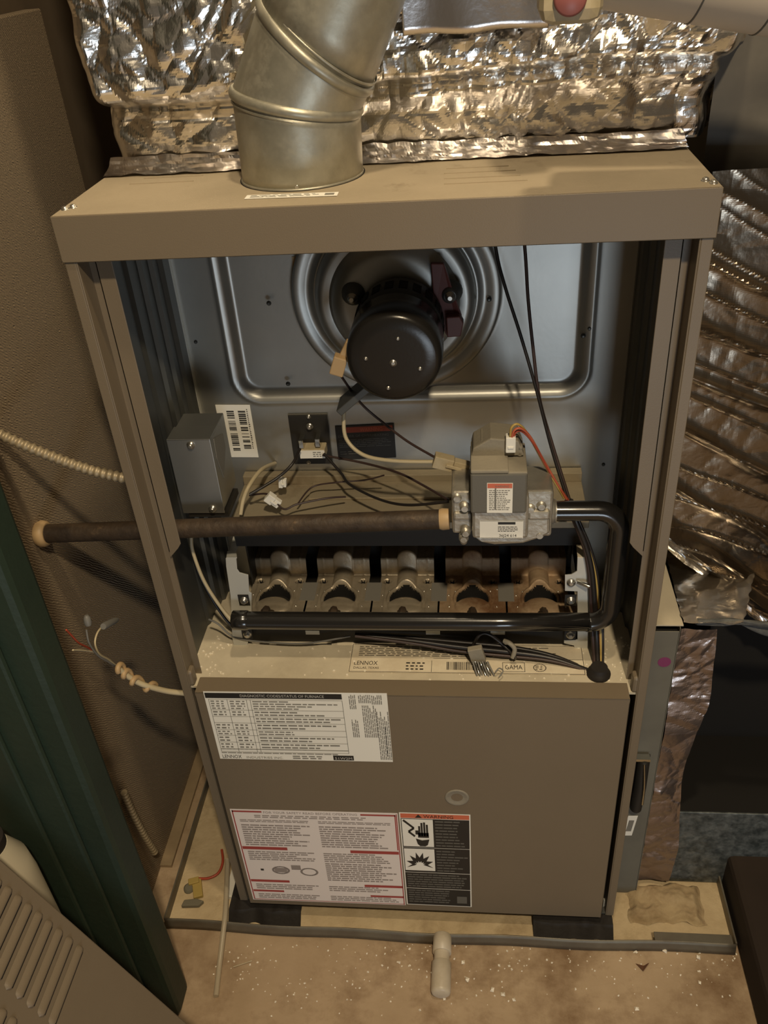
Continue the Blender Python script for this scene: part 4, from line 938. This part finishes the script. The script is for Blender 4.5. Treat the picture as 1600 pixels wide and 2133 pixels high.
# white bottle between post and door
c = at(-28, 1765, y=-.212)
bt = thing('white_jug', 'white plastic jug with black collar and red cap at left edge', 'jug', (c.x, -.212, 0))
R_ = .034
g = G(); g.lathe((c.x, -.212, 0), (0, 0, 1), [(0, R_*.95), (.004, R_), (c.z-.060, R_), (c.z-.03, R_*.93), (c.z-.004, .021), (c.z, .020)], 40); g.build('jug_body', 'whitejug', bt)
g = G(); g.lathe((c.x, -.212, c.z), (0, 0, 1), [(0, .0195), (.012, .0195)], 32); g.build('collar', 'rubber', bt)
g = G(); g.lathe((c.x, -.212, c.z+.012), (0, 0, 1), [(0, .015), (.016, .015), (.018, .012)], 32); g.build('cap', 'redcap', bt)

# armoured conduit, upper
def conduit(name, P, r, label, parts=None):
    raw = spline(P, 24); L = [0]
    for i in range(1, len(raw)): L.append(L[-1] + (raw[i]-raw[i-1]).length)
    n_ = int(L[-1]/.0011); pts = []; rr = []; j = 0
    for i in range(n_+1):
        s = L[-1]*i/n_
        while j < len(L)-2 and L[j+1] < s: j += 1
        t = (s-L[j])/max(1e-9, L[j+1]-L[j]); pts.append(raw[j].lerp(raw[j+1], t)); rr.append(r*(1 + .17*math.sin(2*math.pi*s/.0068)))
    g = G(); g.tube(pts, rr, 14); return g.build(name, 'bx', label=label, cat='conduit')
e0 = at(268, 1001, x=-.268)
conduit('armored_conduit', [at(-40, 885, x=-.405), at(0, 905, x=-.395), at(80, 940, x=-.36), at(180, 977, x=-.315), at(264, 997, x=-.272)], .0052, 'ribbed metal conduit entering the furnace side above the gas pipe')
conduit('armored_conduit', [at(258, 1650, x=-.40), at(275, 1690, x=-.40), at(298, 1735, x=-.398), at(322, 1775, x=-.396)], .0044, 'lower ribbed metal conduit beside the green post near the floor')

# thermostat cable with stripped wires
tw = thing('thermostat_cable', 'cream cable with stripped wires and grey wire nuts on the left', 'cable', (-.33, .05, .4))
X = -.30
def q(u, w, x=-.33): return at(u, w, x=x)
g = G(); g.tube(spline([q(388, 1444, -.268), q(350, 1440, -.285), q(310, 1430, -.30), q(285, 1420, -.31), q(262, 1405, -.318), q(247, 1392, -.322)], 8), .0034, 10); g.build('sheath', 'white_wire', tw)
g = G(); n_ = 60; cpts = spline([q(322, 1434, -.297), q(285, 1420, -.31), q(262, 1403, -.318), q(248, 1390, -.322)], 15)
hel = [p + Vector((0, math.cos(i*.5), math.sin(i*.5)))*.0054 for i, p in enumerate(cpts)]; g.tube(hel, .0032, 8); g.build('wrapped_wire', 'tanplastic', tw)
for k, (P, m_) in enumerate((([(247, 1392), (225, 1378), (205, 1366), (186, 1340), (180, 1312)], 'grey_wire'), ([(247, 1392), (228, 1375), (207, 1362), (198, 1340), (203, 1318), (215, 1303)], 'white_wire'), ([(247, 1392), (222, 1376), (200, 1360), (175, 1355), (152, 1354)], 'white_wire'), ([(207, 1366), (185, 1350), (165, 1340), (150, 1325), (138, 1312)], 'red_wire'))):
    g = G(); g.tube(spline([q(*p, -.328-.004*k) for p in P], 6), .0011, 6); g.build('conductor', m_, tw)
for (a_, b_) in (((184, 1302), (180, 1282)), ((215, 1305), (245, 1290))):
    A_ = q(*a_, -.328); B_ = q(*b_, -.328); g = G(); g.lathe(A_, B_-A_, [(0, .0034), (.004, .0042), ((B_-A_).length*.8, .0036), ((B_-A_).length, .002)], 12); g.build('wire_nut', 'grey_wire', tw)

# floor bits
def fl_(u, w, z=.0): return at(u, w, z=z)
g = G(); g.tube(spline([fl_(474, 1790, .03), fl_(472, 1850, .028), fl_(469, 1905, .026), fl_(463, 1960, .016), fl_(456, 2020, .006), fl_(450, 2075, .0045)], 8), .0038, 12); g.build('clear_tube', 'clear', label='translucent drain tube running over the pan rim to the floor', cat='tube')
g = G(); g.tube(spline([fl_(414, 1830, .008), fl_(435, 1829, .009), fl_(455, 1818, .010), fl_(464, 1795, .012), fl_(462, 1770, .012)], 8), .0020, 8); g.build('red_wire', 'red_wire', label='short red wire curled in the left of the pan', cat='wire')
c = fl_(412, 1850, .004); g = G(); T = Matrix.Translation(c) @ Matrix.Rotation(.35, 4, 'Z'); g.box(-.007, .007, -.018, .012, 0, .006, T); g.box(-.012, .004, .004, .014, 0, .009, T); g.build('foam_scrap', 'yellow', label='yellow scrap lying in the left of the pan', cat='scrap', bevel=.001)
c = fl_(402, 1888, .004); g = G(); g.prism([c + Vector((-.016, -.004, 0)), c + Vector((.010, -.002, 0)), c + Vector((.016, .006, 0)), c + Vector((.004, .009, 0)), c + Vector((-.014, .006, 0))], (0, 0, .007)); g.build('stone', 'stone', label='flat grey stone beside the yellow scrap', cat='stone', bevel=.0015)
c = fl_(394, 1852, .0035); g = G(); g.lathe(c, (0, 0, 1), [(0, .008), (.004, .0075), (.006, .005)], 16); g.build('rivet_cap', 'stone', label='dark round plug in the left of the pan', cat='plug')
g = G(); 
for k in range(1): g.tube([fl_(486, 2014, .002), fl_(510, 2006, .003), fl_(525, 2001, .002)], .0008, 5)
g.build('straw', 'cream', label='thin pale straw lying on the concrete floor', cat='straw')
c = fl_(1338, 2014, .001); g = G(); g.add([c + Vector((-.008, .004, 0)), c + Vector((0, -.007, .003)), c + Vector((.009, .003, .005)), c + Vector((.002, .001, .001))], [(0, 1, 3), (1, 2, 3)]); g.build('leaf_scrap', 'leaf', label='curled brown leaf scrap on the floor at right', cat='scrap', solid=.0006)
# pale grit scattered on the floor
g = G(); chips = [(1385, 1982, 6), (1455, 1996, 5), (1458, 2048, 4), (1326, 2102, 5), (965, 2007, 5), (974, 2043, 6), (1025, 2063, 5), (1048, 2073, 5), (853, 1977, 3), (854, 2012, 3), (832, 2006, 3), (1040, 2012, 3), (1325, 1984, 4), (1071, 2084, 4), (1061, 2013, 3), (926, 2082, 4), (875, 2105, 3)]
for k in range(260):
    chips.append((random.uniform(440, 1540), random.triangular(1962, 2133, 1975), random.uniform(.8, 2.6)))
for u, w, s_ in chips:
    c = fl_(u, w); r_ = s_*.0008; T = Matrix.Translation(c + Vector((0, 0, r_*.5))) @ Matrix.Rotation(random.random()*6, 4, 'Z') @ Matrix.Rotation(random.random(), 4, 'X')
    vs = [T @ Vector(p) for p in ((r_, 0, 0), (-r_*.8, r_*.3, 0), (0, r_, 0), (0, -r_*.9, 0), (0, 0, r_*.8), (0, 0, -r_*.7))]
    g.add(vs, [(0, 2, 4), (2, 1, 4), (1, 3, 4), (3, 0, 4), (2, 0, 5), (1, 2, 5), (3, 1, 5), (0, 3, 5)])
g.build('floor_grit', 'chip', label='pale grit and plaster crumbs scattered on the brown floor', cat='grit', kind='stuff')
